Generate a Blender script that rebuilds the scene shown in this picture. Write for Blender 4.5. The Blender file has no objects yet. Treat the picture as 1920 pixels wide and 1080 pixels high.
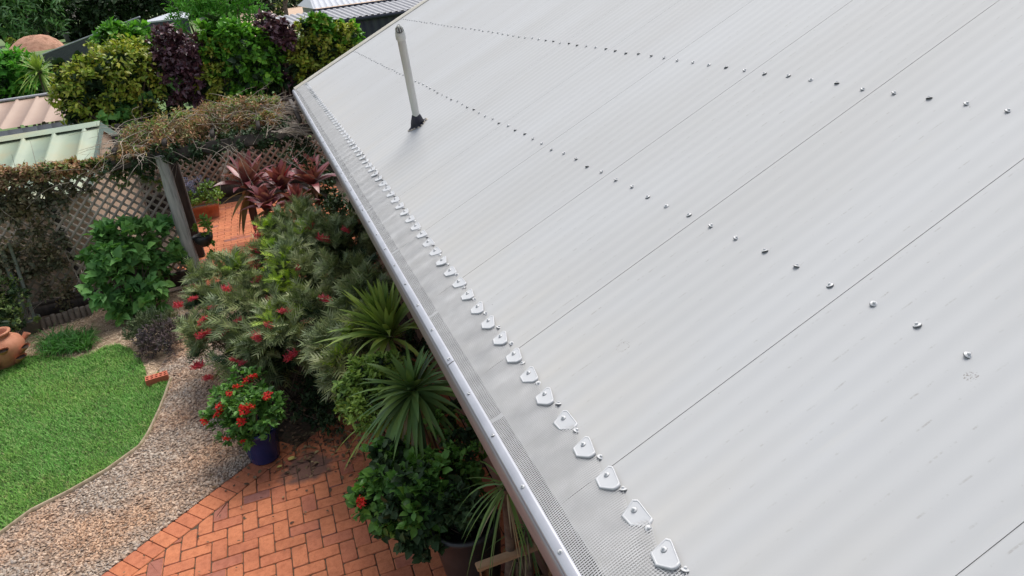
import bpy, math, random
import numpy as np
from mathutils import Vector, Matrix

S = bpy.context.scene
COL = S.collection
# ------------------------------------------------------------------ camera (measured from the roof screws and the pavers)
RW = np.array([[0.32774037638556086, 0.9379398935576009, -0.11337990015786348],
               [0.35127764833080044, -0.2323821973684902, -0.9069743811869081],
               [-0.8770349248860237, 0.25742430036682323, -0.405638348915408]])
CAM = np.array([1.5567794604854694, -0.6456662639294748, 3.796671807080198])
FPX = 1375.87
cd = bpy.data.cameras.new('camera')
cam = bpy.data.objects.new('camera', cd)
COL.objects.link(cam)
r0, r1, r2 = RW[0], -RW[1], -RW[2]
cam.matrix_world = Matrix(((r0[0], r1[0], r2[0], CAM[0]), (r0[1], r1[1], r2[1], CAM[1]), (r0[2], r1[2], r2[2], CAM[2]), (0, 0, 0, 1)))
cd.sensor_width = 36
cd.lens = FPX / 1920 * 36
cd.clip_start = 0.05
cd.clip_end = 2000
S.camera = cam
# ------------------------------------------------------------------ sky, sun, exposure
SUN = Vector((-0.42, 0.34, 0.95)).normalized()      # direction towards the sun
w = bpy.data.worlds.new('World')
S.world = w
w.use_nodes = True
nt = w.node_tree
sky = nt.nodes.new('ShaderNodeTexSky')
sky.sky_type = 'NISHITA'
sky.sun_disc = False
sky.sun_elevation = math.asin(SUN.z)
sky.sun_rotation = math.atan2(SUN.x, SUN.y)
sky.air_density = 1.0
sky.dust_density = 3.0
sky.ozone_density = 1.0
bg = nt.nodes['Background']
bg.inputs['Strength'].default_value = 0.15
hs = nt.nodes.new('ShaderNodeHueSaturation')          # thin high cloud: the blue is washed out
hs.inputs['Saturation'].default_value = 0.45
nt.links.new(sky.outputs[0], hs.inputs['Color'])
nt.links.new(hs.outputs[0], bg.inputs[0])
sl = bpy.data.lights.new('sun', 'SUN')
sl.energy = 2.2
sl.angle = math.radians(34)
sl.color = (1, 0.955, 0.88)
so = bpy.data.objects.new('sun', sl)
so.rotation_euler = SUN.to_track_quat('Z', 'Y').to_euler()
so.location = (0, 0, 30)
COL.objects.link(so)
S.view_settings.view_transform = 'Standard'
S.view_settings.look = 'None'
S.view_settings.exposure = 0.42
S.view_settings.gamma = 1
S.cycles.max_bounces = 6
S.cycles.transparent_max_bounces = 16

# ------------------------------------------------------------------ helpers: measuring
def ray(px, py):
    return RW.T @ np.array([(px - 960) / FPX, (py - 540) / FPX, 1.0])
def G(px, py, z=0.0):
    d = ray(px, py); return CAM + d * (z - CAM[2]) / d[2]
def X(px, py, x):
    d = ray(px, py); return CAM + d * (x - CAM[0]) / d[0]
ALPHA = math.radians(24)
HE = 2.5
CA, SA = math.cos(ALPHA), math.sin(ALPHA)
def RF(u, v, z=0.0):
    return np.array([u, v * CA - z * SA, HE + v * SA + z * CA])

# ------------------------------------------------------------------ helpers: objects
def meta(o, label=None, cat=None, group=None, kind=None):
    if label: o['label'] = label
    if cat: o['category'] = cat
    if group: o['group'] = group
    if kind: o['kind'] = kind
    return o
def thing(name, label, cat, loc, group=None):
    o = bpy.data.objects.new(name, None)
    o.empty_display_size = 0.1
    o.location = Vector([float(a) for a in loc])
    COL.objects.link(o)
    return meta(o, label, cat, group)
def wloc(o):
    v = Vector((0, 0, 0))
    while o is not None:
        v += o.location; o = o.parent
    return np.array(v)
class MB:
    def __init__(s): s.v = []; s.f = []; s.m = []; s.n = 0
    def add(s, v, f, m=0):
        v = np.asarray(v, float).reshape(-1, 3)
        for a in (f if isinstance(f, list) else [f]):
            a = np.asarray(a, int)
            if a.ndim == 1: a = a[None]
            s.f.append(a + s.n); s.m.append(np.full(len(a), m))
        s.v.append(v); s.n += len(v)
        return s
    def poly(s, pts, m=0):
        return s.add(pts, [list(range(len(pts)))], m)
    def box(s, c, d, R=None, m=0, bev=0.0):
        x, y, z = np.array(d) / 2.0
        if bev <= 0:
            v = np.array([[i * x, j * y, k * z] for i in (-1, 1) for j in (-1, 1) for k in (-1, 1)], float)
            f = [[0, 1, 3, 2], [4, 6, 7, 5], [0, 4, 5, 1], [2, 3, 7, 6], [0, 2, 6, 4], [1, 5, 7, 3]]
            f = [np.array(f)]
        else:
            b = min(bev, x * .9, y * .9, z * .9)
            vs = []; idx = {}
            for i in (-1, 1):
                for j in (-1, 1):
                    for k in (-1, 1):
                        for ax in range(3):
                            p = [i * (x - b), j * (y - b), k * (z - b)]
                            p[ax] = (i * x, j * y, k * z)[ax]
                            idx[(i, j, k, ax)] = len(vs); vs.append(p)
            q = []; t = []
            for ax in range(3):
                a, c2 = [q_ for q_ in range(3) if q_ != ax]
                for sg in (-1, 1):
                    lp = []
                    for (p1, p2) in ((-1, -1), (1, -1), (1, 1), (-1, 1)):
                        key = [0, 0, 0]; key[ax] = sg; key[a] = p1; key[c2] = p2
                        lp.append(idx[(*key, ax)])
                    q.append(lp)
                for p1 in (-1, 1):
                    for p2 in (-1, 1):
                        k1 = [0, 0, 0]; k1[a] = p1; k1[c2] = p2; k2 = list(k1); k1[ax] = -1; k2[ax] = 1
                        q.append([idx[(*k1, a)], idx[(*k2, a)], idx[(*k2, c2)], idx[(*k1, c2)]])
            for i in (-1, 1):
                for j in (-1, 1):
                    for k in (-1, 1): t.append([idx[(i, j, k, 0)], idx[(i, j, k, 1)], idx[(i, j, k, 2)]])
            v = np.array(vs); f = [np.array(q), np.array(t)]
        if R is not None: v = v @ np.array(R).T
        return s.add(v + np.array(c), f, m)
    def bar(s, a, b, wd, th, up=(0, 0, 1), m=0, bev=0.0):
        a = np.array(a, float); b = np.array(b, float); d = b - a; L = np.linalg.norm(d); d = d / L
        u = np.array(up, float); x = np.cross(d, u); x /= np.linalg.norm(x); z = np.cross(x, d)
        return s.box((a + b) / 2, (wd, L, th), np.stack([x, d, z], 1), m, bev)
    def tube(s, pts, rad, seg=6, m=0, cap=True):
        P = np.array(pts, float); n = len(P)
        r = np.full(n, rad) if np.isscalar(rad) else np.array(rad, float)
        T = np.gradient(P, axis=0); T /= np.linalg.norm(T, axis=1)[:, None] + 1e-9
        ref = np.array([0.3, 0.2, 1.0]) if abs(T[0, 2]) < .9 else np.array([1.0, 0.3, 0])
        A = np.cross(T, ref); A /= np.linalg.norm(A, axis=1)[:, None] + 1e-9
        B = np.cross(T, A)
        th = np.linspace(0, 2 * np.pi, seg, endpoint=False)
        V = P[:, None] + r[:, None, None] * (np.cos(th)[None, :, None] * A[:, None] + np.sin(th)[None, :, None] * B[:, None])
        i, j = np.meshgrid(np.arange(n - 1), np.arange(seg), indexing='ij'); j2 = (j + 1) % seg
        F = np.stack([i * seg + j, i * seg + j2, (i + 1) * seg + j2, (i + 1) * seg + j], -1).reshape(-1, 4)
        fl = [F]
        if cap: fl += [np.arange(seg)[None], np.arange(seg)[::-1][None] + (n - 1) * seg]
        return s.add(V.reshape(-1, 3), fl, m)
    def lathe(s, c, prof, seg=28, m=0, sx=1.0, sy=1.0):
        P = np.array(prof, float)
        th = np.linspace(0, 2 * np.pi, seg, endpoint=False)
        V = np.stack([P[:, :1] * np.cos(th) * sx, P[:, :1] * np.sin(th) * sy, np.repeat(P[:, 1:2], seg, 1)], -1) + np.array(c)
        n = len(P); i, j = np.meshgrid(np.arange(n - 1), np.arange(seg), indexing='ij'); j2 = (j + 1) % seg
        F = np.stack([i * seg + j, i * seg + j2, (i + 1) * seg + j2, (i + 1) * seg + j], -1).reshape(-1, 4)
        return s.add(V.reshape(-1, 3), [F], m)
    def grid(s, P, m=0):
        P = np.asarray(P, float); a, b = P.shape[:2]
        i, j = np.meshgrid(np.arange(a - 1), np.arange(b - 1), indexing='ij')
        F = np.stack([i * b + j, (i + 1) * b + j, (i + 1) * b + j + 1, i * b + j + 1], -1).reshape(-1, 4)
        return s.add(P.reshape(-1, 3), [F], m)
    def build(s, name, mats, parent=None, smooth=False, local=False, label=None):
        V = np.concatenate(s.v)
        if parent is not None and not local: V = V - wloc(parent)
        me = bpy.data.meshes.new(name)
        me.vertices.add(len(V)); me.vertices.foreach_set('co', V.ravel())
        tot = np.concatenate([np.full(len(a), a.shape[1]) for a in s.f])
        loops = np.concatenate([a.ravel() for a in s.f])
        me.loops.add(len(loops)); me.loops.foreach_set('vertex_index', loops)
        me.polygons.add(len(tot))
        me.polygons.foreach_set('loop_start', np.concatenate([[0], np.cumsum(tot)[:-1]]))
        me.polygons.foreach_set('loop_total', tot)
        me.polygons.foreach_set('material_index', np.concatenate(s.m))
        me.update(calc_edges=True)
        if smooth: me.polygons.foreach_set('use_smooth', np.ones(len(tot), bool))
        for m_ in (mats if isinstance(mats, (list, tuple)) else [mats]): me.materials.append(m_)
        o = bpy.data.objects.new(name, me)
        COL.objects.link(o)
        o.parent = parent
        if label: o['label'] = label
        return o
def clone(o, parent, loc, rot=None, sc=None):
    c = o.copy(); COL.objects.link(c); c.parent = parent; c.location = Vector([float(a) for a in loc])
    if rot is not None: c.rotation_euler = rot
    if sc is not None: c.scale = (sc, sc, sc)
    return c
def inpoly(x, y, poly):
    res = np.zeros(len(x), bool); n = len(poly)
    for i in range(n):
        x1, y1 = poly[i][:2]; x2, y2 = poly[(i + 1) % n][:2]
        if y1 == y2: continue
        c = ((y1 > y) != (y2 > y)) & (x < (x2 - x1) * (y - y1) / (y2 - y1) + x1)
        res ^= c
    return res

# ------------------------------------------------------------------ helpers: materials
def newmat(name):
    m = bpy.data.materials.new(name); m.use_nodes = True
    return m, m.node_tree, m.node_tree.nodes['Principled BSDF']
def ramp(nt, fac, cols, interp='LINEAR'):
    r = nt.nodes.new('ShaderNodeValToRGB'); e = r.color_ramp.elements
    r.color_ramp.interpolation = interp
    n = len(cols)
    while len(e) < n: e.new(0.5)
    for i, c in enumerate(cols):
        if len(c) == 4: e[i].position = c[3]
        else: e[i].position = i / (n - 1) if interp == 'LINEAR' else i / n
        e[i].color = (*c[:3], 1)
    nt.links.new(fac, r.inputs[0]); return r.outputs[0]
def noise(nt, scale, detail=4, coord='Object', stretch=None, rough=.55):
    t = nt.nodes.new('ShaderNodeTexCoord'); n = nt.nodes.new('ShaderNodeTexNoise')
    n.inputs['Scale'].default_value = scale; n.inputs['Detail'].default_value = detail; n.inputs['Roughness'].default_value = rough
    if stretch:
        mp = nt.nodes.new('ShaderNodeMapping'); mp.inputs['Scale'].default_value = stretch
        nt.links.new(t.outputs[coord], mp.inputs[0]); nt.links.new(mp.outputs[0], n.inputs['Vector'])
    else: nt.links.new(t.outputs[coord], n.inputs['Vector'])
    return n.outputs['Fac']
def mix(nt, fac, a, b, mode='MIX'):
    n = nt.nodes.new('ShaderNodeMix'); n.data_type = 'RGBA'; n.blend_type = mode
    for s_, v_ in ((n.inputs[0], fac), (n.inputs[6], a), (n.inputs[7], b)):
        if isinstance(v_, bpy.types.NodeSocket): nt.links.new(v_, s_)
        elif isinstance(v_, (int, float)): s_.default_value = v_
        else: s_.default_value = (*v_[:3], 1)
    return n.outputs[2]
def bump(nt, b, h, strength, dist=.01):
    n = nt.nodes.new('ShaderNodeBump'); n.inputs['Strength'].default_value = strength; n.inputs['Distance'].default_value = dist
    nt.links.new(h, n.inputs['Height']); nt.links.new(n.outputs[0], b.inputs['Normal'])
def mat(name, cols, rough=.7, scale=8, detail=4, bmp=0, bscale=None, metal=0, stretch=None, spec=.5, bdist=.01):
    m, nt, b = newmat(name)
    if len(cols) == 1: b.inputs['Base Color'].default_value = (*cols[0], 1)
    else:
        f = noise(nt, scale, detail, stretch=stretch)
        lo, hi = .32, .68; n = len(cols)
        nt.links.new(ramp(nt, f, [(*c[:3], lo + (hi - lo) * i / (n - 1)) for i, c in enumerate(cols)]), b.inputs['Base Color'])
    b.inputs['Roughness'].default_value = rough; b.inputs['Metallic'].default_value = metal
    b.inputs['Specular IOR Level'].default_value = spec
    if bmp: bump(nt, b, noise(nt, bscale or scale * 4, 5, stretch=stretch), bmp, bdist)
    return m
def leafmat(name, cols, rough=.5, transl=.25, spec=.18):
    m, nt, b = newmat(name)
    g = nt.nodes.new('ShaderNodeNewGeometry')
    c = ramp(nt, g.outputs['Random Per Island'], cols)
    c = mix(nt, ramp(nt, noise(nt, 3.1, 4), [(0, 0, 0, .36), (1, 1, 1, .64)]), mix(nt, 1.0, c, (.72, .78, .8), 'MULTIPLY'), mix(nt, 1.0, c, (1.25, 1.12, .95), 'MULTIPLY'))
    nt.links.new(c, b.inputs['Base Color'])
    b.inputs['Roughness'].default_value = rough
    b.inputs['Specular IOR Level'].default_value = spec
    if transl > 0:
        tr = nt.nodes.new('ShaderNodeBsdfTranslucent')
        nt.links.new(mix(nt, 1.0, c, (1.0, 1.15, .55), 'MULTIPLY'), tr.inputs[0])
        ms = nt.nodes.new('ShaderNodeMixShader'); ms.inputs[0].default_value = transl
        out = nt.nodes['Material Output']
        nt.links.new(b.outputs[0], ms.inputs[1]); nt.links.new(tr.outputs[0], ms.inputs[2]); nt.links.new(ms.outputs[0], out.inputs[0])
    return m
def islandmat(name, cols, rough=.8, bmp=0, bscale=200, bdist=.002, spec=.3, tint=None):
    m, nt, b = newmat(name)
    g = nt.nodes.new('ShaderNodeNewGeometry')
    c = ramp(nt, g.outputs['Random Per Island'], cols)
    if tint:
        f = noise(nt, tint[0], 5)
        c = mix(nt, ramp(nt, f, [(0, 0, 0, .42), (1, 1, 1, .62)]), c, mix(nt, 1.0, c, tint[1], 'MULTIPLY'))
    nt.links.new(c, b.inputs['Base Color'])
    b.inputs['Roughness'].default_value = rough; b.inputs['Specular IOR Level'].default_value = spec
    if bmp: bump(nt, b, noise(nt, bscale, 3), bmp, bdist)
    return m

# ------------------------------------------------------------------ helpers: foliage
def lf(outline, mid=.5, zc=-.05):
    L = [(-a, b, c) for a, b, c in outline]; Rr = [(a, b, c) for a, b, c in outline][::-1]
    v = [(0, 0, 0)] + L + [(0, 1, -.16)] + Rr + [(0, mid, zc)]
    k = len(v) - 1
    f = [[i, k, (i + 1) % k] for i in range(k)]
    return np.array(v, float), np.array(f)
TPL = {
    'oval': lf([(.24, .25, .04), (.25, .6, .02)]),
    'narrow': lf([(.1, .25, .03), (.11, .6, .01)]),
    'heart': lf([(.28, -.12, .02), (.42, .15, .06), (.27, .62, .03)], .35, -.06),
    'broad': lf([(.3, .15, .05), (.38, .5, .04), (.2, .82, 0)]),
}
def spray():
    v = []; f = []
    def tri(a, b, wd):
        a = np.array(a, float); b = np.array(b, float); d = b - a; n = np.array([-d[1], d[0], 0]); n = n / (np.linalg.norm(n) + 1e-9) * wd
        k = len(v); v.extend([a - n, a + n, b]); f.append([k, k + 1, k + 2])
    tri((0, 0, 0), (0, 1, -.1), .03)
    for i in range(5):
        y = .1 + i * .17; L = .52 * (1 - abs(y - .42) * .8)
        for s_ in (-1, 1): tri((0, y, -.1 * y * y), (s_ * L * .62, y + L * .8, -.1 * y + .05), .05)
    return np.array(v), np.array(f)
TPL['spray'] = spray()
def place(mb, kind, P, D, N, size, m=0, bend=None, rng=None):
    T, F = TPL[kind]; n = len(P)
    D = D / (np.linalg.norm(D, axis=1)[:, None] + 1e-9)
    Xa = np.cross(D, N); Xa /= np.linalg.norm(Xa, axis=1)[:, None] + 1e-9
    Z = np.cross(Xa, D)
    sz = np.asarray(size)[:, None, None]
    T3 = np.repeat(T[None], n, 0).copy()
    if bend is not None: T3[:, :, 2] -= bend[:, None] * T3[:, :, 1] ** 2
    V = P[:, None] + sz * (T3[..., :1] * Xa[:, None] + T3[..., 1:2] * D[:, None] + T3[..., 2:] * Z[:, None])
    Fa = (F[None] + (np.arange(n) * len(T))[:, None, None]).reshape(-1, F.shape[1])
    mb.add(V.reshape(-1, 3), [Fa], m)
def unit(rng, n):
    d = rng.normal(size=(n, 3)); return d / np.linalg.norm(d, axis=1)[:, None]
def cloud(lobes, n, size, kind, seed, up=.35, inner=.25, rnd=.7, low=-.5, jit=.12, mb=None, sub=.2):
    """leaves spread through the outer volume of the lobes; sub = share of the radius broken up into twiggy clumps"""
    rng = np.random.default_rng(seed); mb = mb or MB()
    L = np.array(lobes, float)                      # cx cy cz rx ry rz
    wt = (L[:, 3] * L[:, 4] + L[:, 4] * L[:, 5]) ** 1.0; wt /= wt.sum()
    # clump centres on the lobes, leaves gather about them
    nc = max(8, int(n / 17))
    ci = rng.choice(len(L), nc, p=wt); cdir = unit(rng, nc)
    cdir[:, 2] = np.where(cdir[:, 2] < low, -cdir[:, 2], cdir[:, 2])
    rr = np.where(rng.random(nc) < inner, rng.uniform(.3, .85, nc), rng.uniform(.78, 1.2, nc))
    cc = L[ci, :3] + cdir * L[ci, 3:] * rr[:, None]
    k = rng.integers(0, nc, n)
    sp = (L[ci[k], 3:].mean(1) * sub)[:, None]
    P = cc[k] + rng.normal(size=(n, 3)) * sp * .6
    out = cdir[k]
    D = out * .55 + unit(rng, n) * rnd + np.array([0, 0, up * .6])
    N = out * .5 + np.array([0, 0, .8]) + unit(rng, n) * .6
    keep = P[:, 2] > .01
    sz = size * rng.uniform(.6, 1.25, n)
    place(mb, kind, P[keep], D[keep], N[keep], sz[keep], bend=rng.uniform(0, .35, n)[keep])
    return mb
def stems(base, lobes, rad, seed, mb=None, n=2):
    rng = np.random.default_rng(seed); mb = mb or MB(); base = np.array(base, float)
    for l in lobes:
        for q in range(n):
            e = np.array(l[:3]) + rng.normal(size=3) * np.array(l[3:6]) * .35
            b = base + rng.normal(size=3) * [rad * 2, rad * 2, 0]
            m1 = b * .6 + e * .4 + rng.normal(size=3) * .04 * np.linalg.norm(e - b); m1[2] = b[2] + (e[2] - b[2]) * .5
            mb.tube([b, m1, e], [rad, rad * .7, rad * .3], 5)
    return mb
def strap(mb, p0, d, L, wd, droop, seg=6, fold=.25, rng=None, m=0, basew=.55):
    d = np.array(d, float); d /= np.linalg.norm(d)
    side = np.cross(d, [0, 0, 1]); nn = np.linalg.norm(side)
    side = side / nn if nn > .05 else np.array([1., 0, 0])
    if rng is not None:
        side = side + rng.normal(size=3) * .18; side /= np.linalg.norm(side)
    t = np.linspace(0, 1, seg + 1)
    P = np.array(p0)[None] + d[None] * (t * L)[:, None]
    P[:, 2] -= droop * L * t ** 2.2
    wv = wd * np.where(t < .3, basew + (1 - basew) * t / .3, 1 - ((t - .3) / .7) ** 2.0) * .5
    wv[-1] = .0006
    up = np.cross(side, d)
    V = np.stack([P - side * wv[:, None] + up * (wv * fold)[:, None], P, P + side * wv[:, None] + up * (wv * fold)[:, None]], 1)
    mb.grid(V, m)
def rosette(mb, c, n, L, wd, seed, lo=-.35, hi=1.5, droop=.35, tilt=(0, 0, 1), spread=1.0, m=0):
    """strap-leaved head: leaves from near upright (centre) to hanging (outside)"""
    rng = np.random.default_rng(seed)
    for i in range(n):
        t = i / n; el = lo + (hi - lo) * (1 - t) ** spread; az = i * 2.39996 + rng.normal() * .25
        d = np.array([math.cos(az) * math.cos(el), math.sin(az) * math.cos(el), math.sin(el)]) + (np.array(tilt) - [0, 0, 1]) * .6
        l = L * rng.uniform(.75, 1.1) * (.75 + .35 * math.sin(min(1, t * 1.6) * 1.57))
        strap(mb, np.array(c) + [0, 0, -.12 * L * t] + d * .01, d, l, wd * rng.uniform(.8, 1.15), droop * rng.uniform(.5, 1.6) * (.4 + t), rng=rng, m=m)
    return mb
def lobe(px, py, rpx, x=None, z=None, q=(1, 1, 1)):
    """a crown lobe standing at depth x (or height z): centre and real radii in metres"""
    c = X(px, py, x) if x is not None else G(px, py, z)
    r = rpx * np.linalg.norm(c - CAM) / FPX * .87
    return [*c, r * q[0], r * q[1], r * q[2]]
#====MATERIALS====
M = {}
# --- roof paint: white, with dust streaks that run down the valleys, specks and a few scuffs
def roofmat():
    m, nt, b = newmat('roof_paint')
    col = (0.428, 0.438, 0.449)
    f1 = noise(nt, 1.0, 4, stretch=(1.3, .35, 1))
    c = mix(nt, ramp(nt, f1, [(0, 0, 0, .35), (1, 1, 1, .7)]), col, (0.392, 0.396, 0.398))
    # dirt lines: per valley (u pitch 76.2 mm) broken up along the slope
    t = nt.nodes.new('ShaderNodeTexCoord'); sp = nt.nodes.new('ShaderNodeSeparateXYZ'); nt.links.new(t.outputs['Object'], sp.inputs[0])
    def mth(op, a, b2=None, c2=None):
        n = nt.nodes.new('ShaderNodeMath'); n.operation = op
        for i, v in enumerate((a, b2, c2)):
            if v is None: continue
            if isinstance(v, bpy.types.NodeSocket): nt.links.new(v, n.inputs[i])
            else: n.inputs[i].default_value = v
        return n.outputs[0]
    wob = noise(nt, 1.0, 3, stretch=(3, 7, 1))
    uu = mth('ADD', sp.outputs[0], mth('MULTIPLY', mth('SUBTRACT', wob, .5), .018))
    fr = mth('FRACT', mth('ADD', mth('DIVIDE', uu, .0762), 20.5))
    line = mth('LESS_THAN', mth('ABSOLUTE', mth('SUBTRACT', fr, .5)), .03)
    brk = noise(nt, 1.0, 5, stretch=(11, 22, 1), rough=.75)
    brk2 = noise(nt, 1.0, 2, stretch=(1.1, 1.7, 1))
    msk = mth('MULTIPLY', line, mth('MULTIPLY', ramp(nt, brk, [(0, 0, 0, .53), (1, 1, 1, .62)]), ramp(nt, brk2, [(0.12, 0.12, 0.12, .38), (1, 1, 1, .62)])))
    c = mix(nt, mth('MULTIPLY', msk, .62), c, (.25, .24, .22))
    sm = noise(nt, 1.0, 5, stretch=(30, 3, 1))
    c = mix(nt, ramp(nt, sm, [(0, 0, 0, .6), (.22, .22, .22, .8)]), c, (.5, .49, .46))
    # a dried droppings patch and a scuffed ring
    def at_(u0, v0):
        n = nt.nodes.new('ShaderNodeVectorMath'); n.operation = 'DISTANCE'; nt.links.new(t.outputs['Object'], n.inputs[0]); n.inputs[1].default_value = (u0, v0, 0); return n.outputs['Value']
    fine = noise(nt, 220, 3)
    for (u0, v0, r0_, w0) in ((-.348, .286, .021, .004), (.505, .785, .004, .012)):
        k_ = mth('LESS_THAN', mth('ABSOLUTE', mth('SUBTRACT', at_(u0, v0), r0_)), w0)
        c = mix(nt, mth('MULTIPLY', k_, ramp(nt, fine, [(0, 0, 0, .52), (.7, .7, .7, .60)])), c, (.16, .14, .12))
    # little black specks
    v = nt.nodes.new('ShaderNodeTexVoronoi'); v.inputs['Scale'].default_value = 5.5; nt.links.new(t.outputs['Object'], v.inputs['Vector'])
    spk = mth('LESS_THAN', v.outputs['Distance'], .013)
    c = mix(nt, mth('MULTIPLY', spk, .8), c, (.1, .09, .08))
    # warmer tone towards the gutter, patchy along the eave
    eav = mth('MULTIPLY', mth('SUBTRACT', .5, sp.outputs[1]), 1.2)
    em = mth('MULTIPLY', mth('MAXIMUM', mth('MINIMUM', eav, 1.0), 0.0), ramp(nt, noise(nt, 1.0, 3, stretch=(5, 1.2, 1)), [(.15, .15, .15, .35), (1, 1, 1, .65)]))
    c = mix(nt, mth('MULTIPLY', em, .6), c, (.48, .455, .41))
    nt.links.new(c, b.inputs['Base Color'])
    b.inputs['Roughness'].default_value = .75; b.inputs['Specular IOR Level'].default_value = .18
    return m
M['roof'] = roofmat()
M['lap'] = mat('lap_shade', [(.05, .05, .05), (.2, .19, .17)], .9, 6, stretch=(40, 6, 1))  # shade of the gap under each lap, put into the colour
M['white_metal'] = mat('white_metal', [(.47, .48, .50), (.52, .53, .54)], .38, 12)
M['trim'] = mat('aluminium_trim', [(.37, .38, .42), (.44, .45, .49)], .35, 10, metal=.25)
M['gutter'] = mat('gutter_paint', [(.22, .21, .23), (.30, .28, .29)], .4, 5, stretch=(1, 8, 8))
M['gutter_in'] = mat('gutter_inside', [(.05, .045, .04), (.12, .10, .08)], .9, 20)
M['mesh'] = mat('guard_mesh', [(.43, .43, .43), (.52, .52, .52)], .5, 15)
M['screw_w'] = mat('screw_head', [(.52, .53, .54)], .4)
M['washer'] = mat('neoprene_washer', [(.13, .13, .13)], .7)
M['pipe'] = mat('pipe_plastic', [(.52, .53, .51), (.58, .58, .55)], .45, 8, stretch=(1, 1, .3))
M['rubber'] = mat('black_rubber', [(.018, .02, .035), (.03, .032, .05)], .6, 20)
M['dust'] = mat('sealant', [(.55, .50, .42), (.40, .36, .3)], .9, 60)
M['cream'] = mat('cream_paint', [(.46, .43, .36), (.54, .52, .46)], .5, 6)
M['wallbrick'] = mat('wall_render', [(.24, .13, .09), (.30, .17, .12)], .9, 14, bmp=.4)
M['soffit'] = mat('soffit_paint', [(.6, .58, .53)], .7)

# ================================================================== THE HOUSE
UF, UN = -9.99, 4.6
RIDGE = 4.7
house = thing('house', 'single storey house with a big white corrugated metal roof filling the right of the view', 'house', (-3, 3, 0))
HL = np.array([-3, 3, 0.])
def roofpart(mb, name, mats, smooth=False):
    o = mb.build(name, mats, None, smooth)
    o.parent = house; o.location = Vector(np.array([0, 0, HE]) - HL); o.rotation_euler = (ALPHA, 0, 0)
    return o
def corr(u): return .0008 * np.cos(2 * np.pi * u / .0762) - .0008
SEAM = .047
edges = [UF] + [SEAM + .762 * k for k in range(-13, 7) if UF + .1 < SEAM + .762 * k < UN - .05] + [UN]
vv = np.array([-.16, -.1, 0, .4, .9, 1.7, 2.6, 3.6, RIDGE])
for k in range(len(edges) - 1):
    a, b = edges[k], edges[k + 1]
    n = max(4, int(round((b - a) / .0762 * 12)))
    u = np.linspace(a, b + .006, n + 1)
    near_ = min(1, max(.12, (b + 5.5) / 5.0)); rl = .0012 * near_
    z = corr(u) + rl * (u - a) / .762
    mb = MB()
    P = np.stack([np.repeat(u[:, None], len(vv), 1), np.repeat(vv[None], len(u), 0), np.repeat(z[:, None], len(vv), 1)], -1)
    mb.grid(P)
    # folded lip down to the next sheet, with the shade of the lap gap painted as a dark strip
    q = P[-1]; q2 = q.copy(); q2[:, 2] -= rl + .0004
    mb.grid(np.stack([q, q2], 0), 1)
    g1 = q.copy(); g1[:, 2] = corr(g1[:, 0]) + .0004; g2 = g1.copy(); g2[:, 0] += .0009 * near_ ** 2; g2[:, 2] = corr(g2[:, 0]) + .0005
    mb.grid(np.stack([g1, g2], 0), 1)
    # sheet end at the gutter
    e = P[:, 0]; e2 = e.copy(); e2[:, 2] -= .003
    mb.grid(np.stack([e, e2], 0), 0)
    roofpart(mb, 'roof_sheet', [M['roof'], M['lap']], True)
# the other slope, the ridge and the walls
rz = RF(0, RIDGE, 0)
mb = MB(); uu = np.linspace(UF, UN, 800)
P = np.stack([np.stack([uu, np.full_like(uu, rz[1] + t), rz[2] + .02 - t * .445 + corr(uu)], -1) for t in (.0, 2, 4.75)], 1)
mb.grid(P); mb.build('rear_roof_sheet', M['roof'], house, True)
mb = MB(); mb.tube([[UF, rz[1], rz[2] + .01], [UN, rz[1], rz[2] + .01]], .07, 12); mb.build('ridge_cap', M['white_metal'], house, True)
yb = rz[1] + 4.75
mb = MB()
zt = HE - .2
for x in (UF + .25, UN - .25):
    mb.poly([[x, .38, 0], [x, yb - .4, 0], [x, yb - .4, zt], [x, rz[1], rz[2] - .08], [x, .38, zt]])
mb.poly([[UF + .25, .38, 0], [UN - .25, .38, 0], [UN - .25, .38, zt], [UF + .25, .38, zt]])
mb.poly([[UF + .25, yb - .4, 0], [UN - .25, yb - .4, 0], [UN - .25, yb - .4, zt], [UF + .25, yb - .4, zt]])
mb.build('wall', M['wallbrick'], house)
mb = MB(); mb.box(((UF + UN) / 2, .14, HE - .265), (UN - UF, .47, .012)); mb.build('soffit', M['soffit'], house)
mb = MB(); mb.box(((UF + UN) / 2, -.082, HE - .19), (UN - UF, .022, .17)); mb.build('fascia', M['gutter'], house)
# barge capping at the far gable
mb = MB()
for (a, b_, z0, z1) in ((UF - .11, UF + .03, .006, .012),):
    v0, v1 = -.2, RIDGE
    pr = [(UF + .035, .004), (UF + .030, .012), (UF - .02, .016), (UF - .035, .030), (UF - .075, .030), (UF - .085, .015), (UF - .085, -.16)]
    PV = np.array([[[p[0], v, p[1]] for p in pr] for v in (v0, v1)])
    mb.grid(PV, 0)
roofpart(mb, 'barge_capping', M['cream'])
# gutter trough
lip = RF(0, -.243, 0)
ly, lz = lip[1], lip[2]
prof = [(-.095, lz - .005), (-.095, lz - .085), (ly + .022, lz - .095), (ly + .006, lz - .085), (ly + .004, lz - .012), (ly + .012, lz - .004), (ly + .008, lz - .0005), (ly, lz - .003), (ly - .003, lz - .02), (ly - .002, lz - .085), (ly + .012, lz - .105), (ly + .04, lz - .115), (-.09, lz - .11)]
mb = MB()
xs = np.linspace(UF - .1, UN, 30)
Pg = np.array([[[x, p[0], p[1]] for p in prof] for x in xs])
mb.grid(Pg[:, :6], 1); mb.grid(Pg[:, 5:], 0)
mb.poly([[UF - .1, p[0], p[1]] for p in prof[3:]], 0)
gutter = mb.build('gutter', [M['gutter'], M['gutter_in']], house)
mb = MB(); mb.box((0, 0, 0), (.004, .004, .004))
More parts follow.
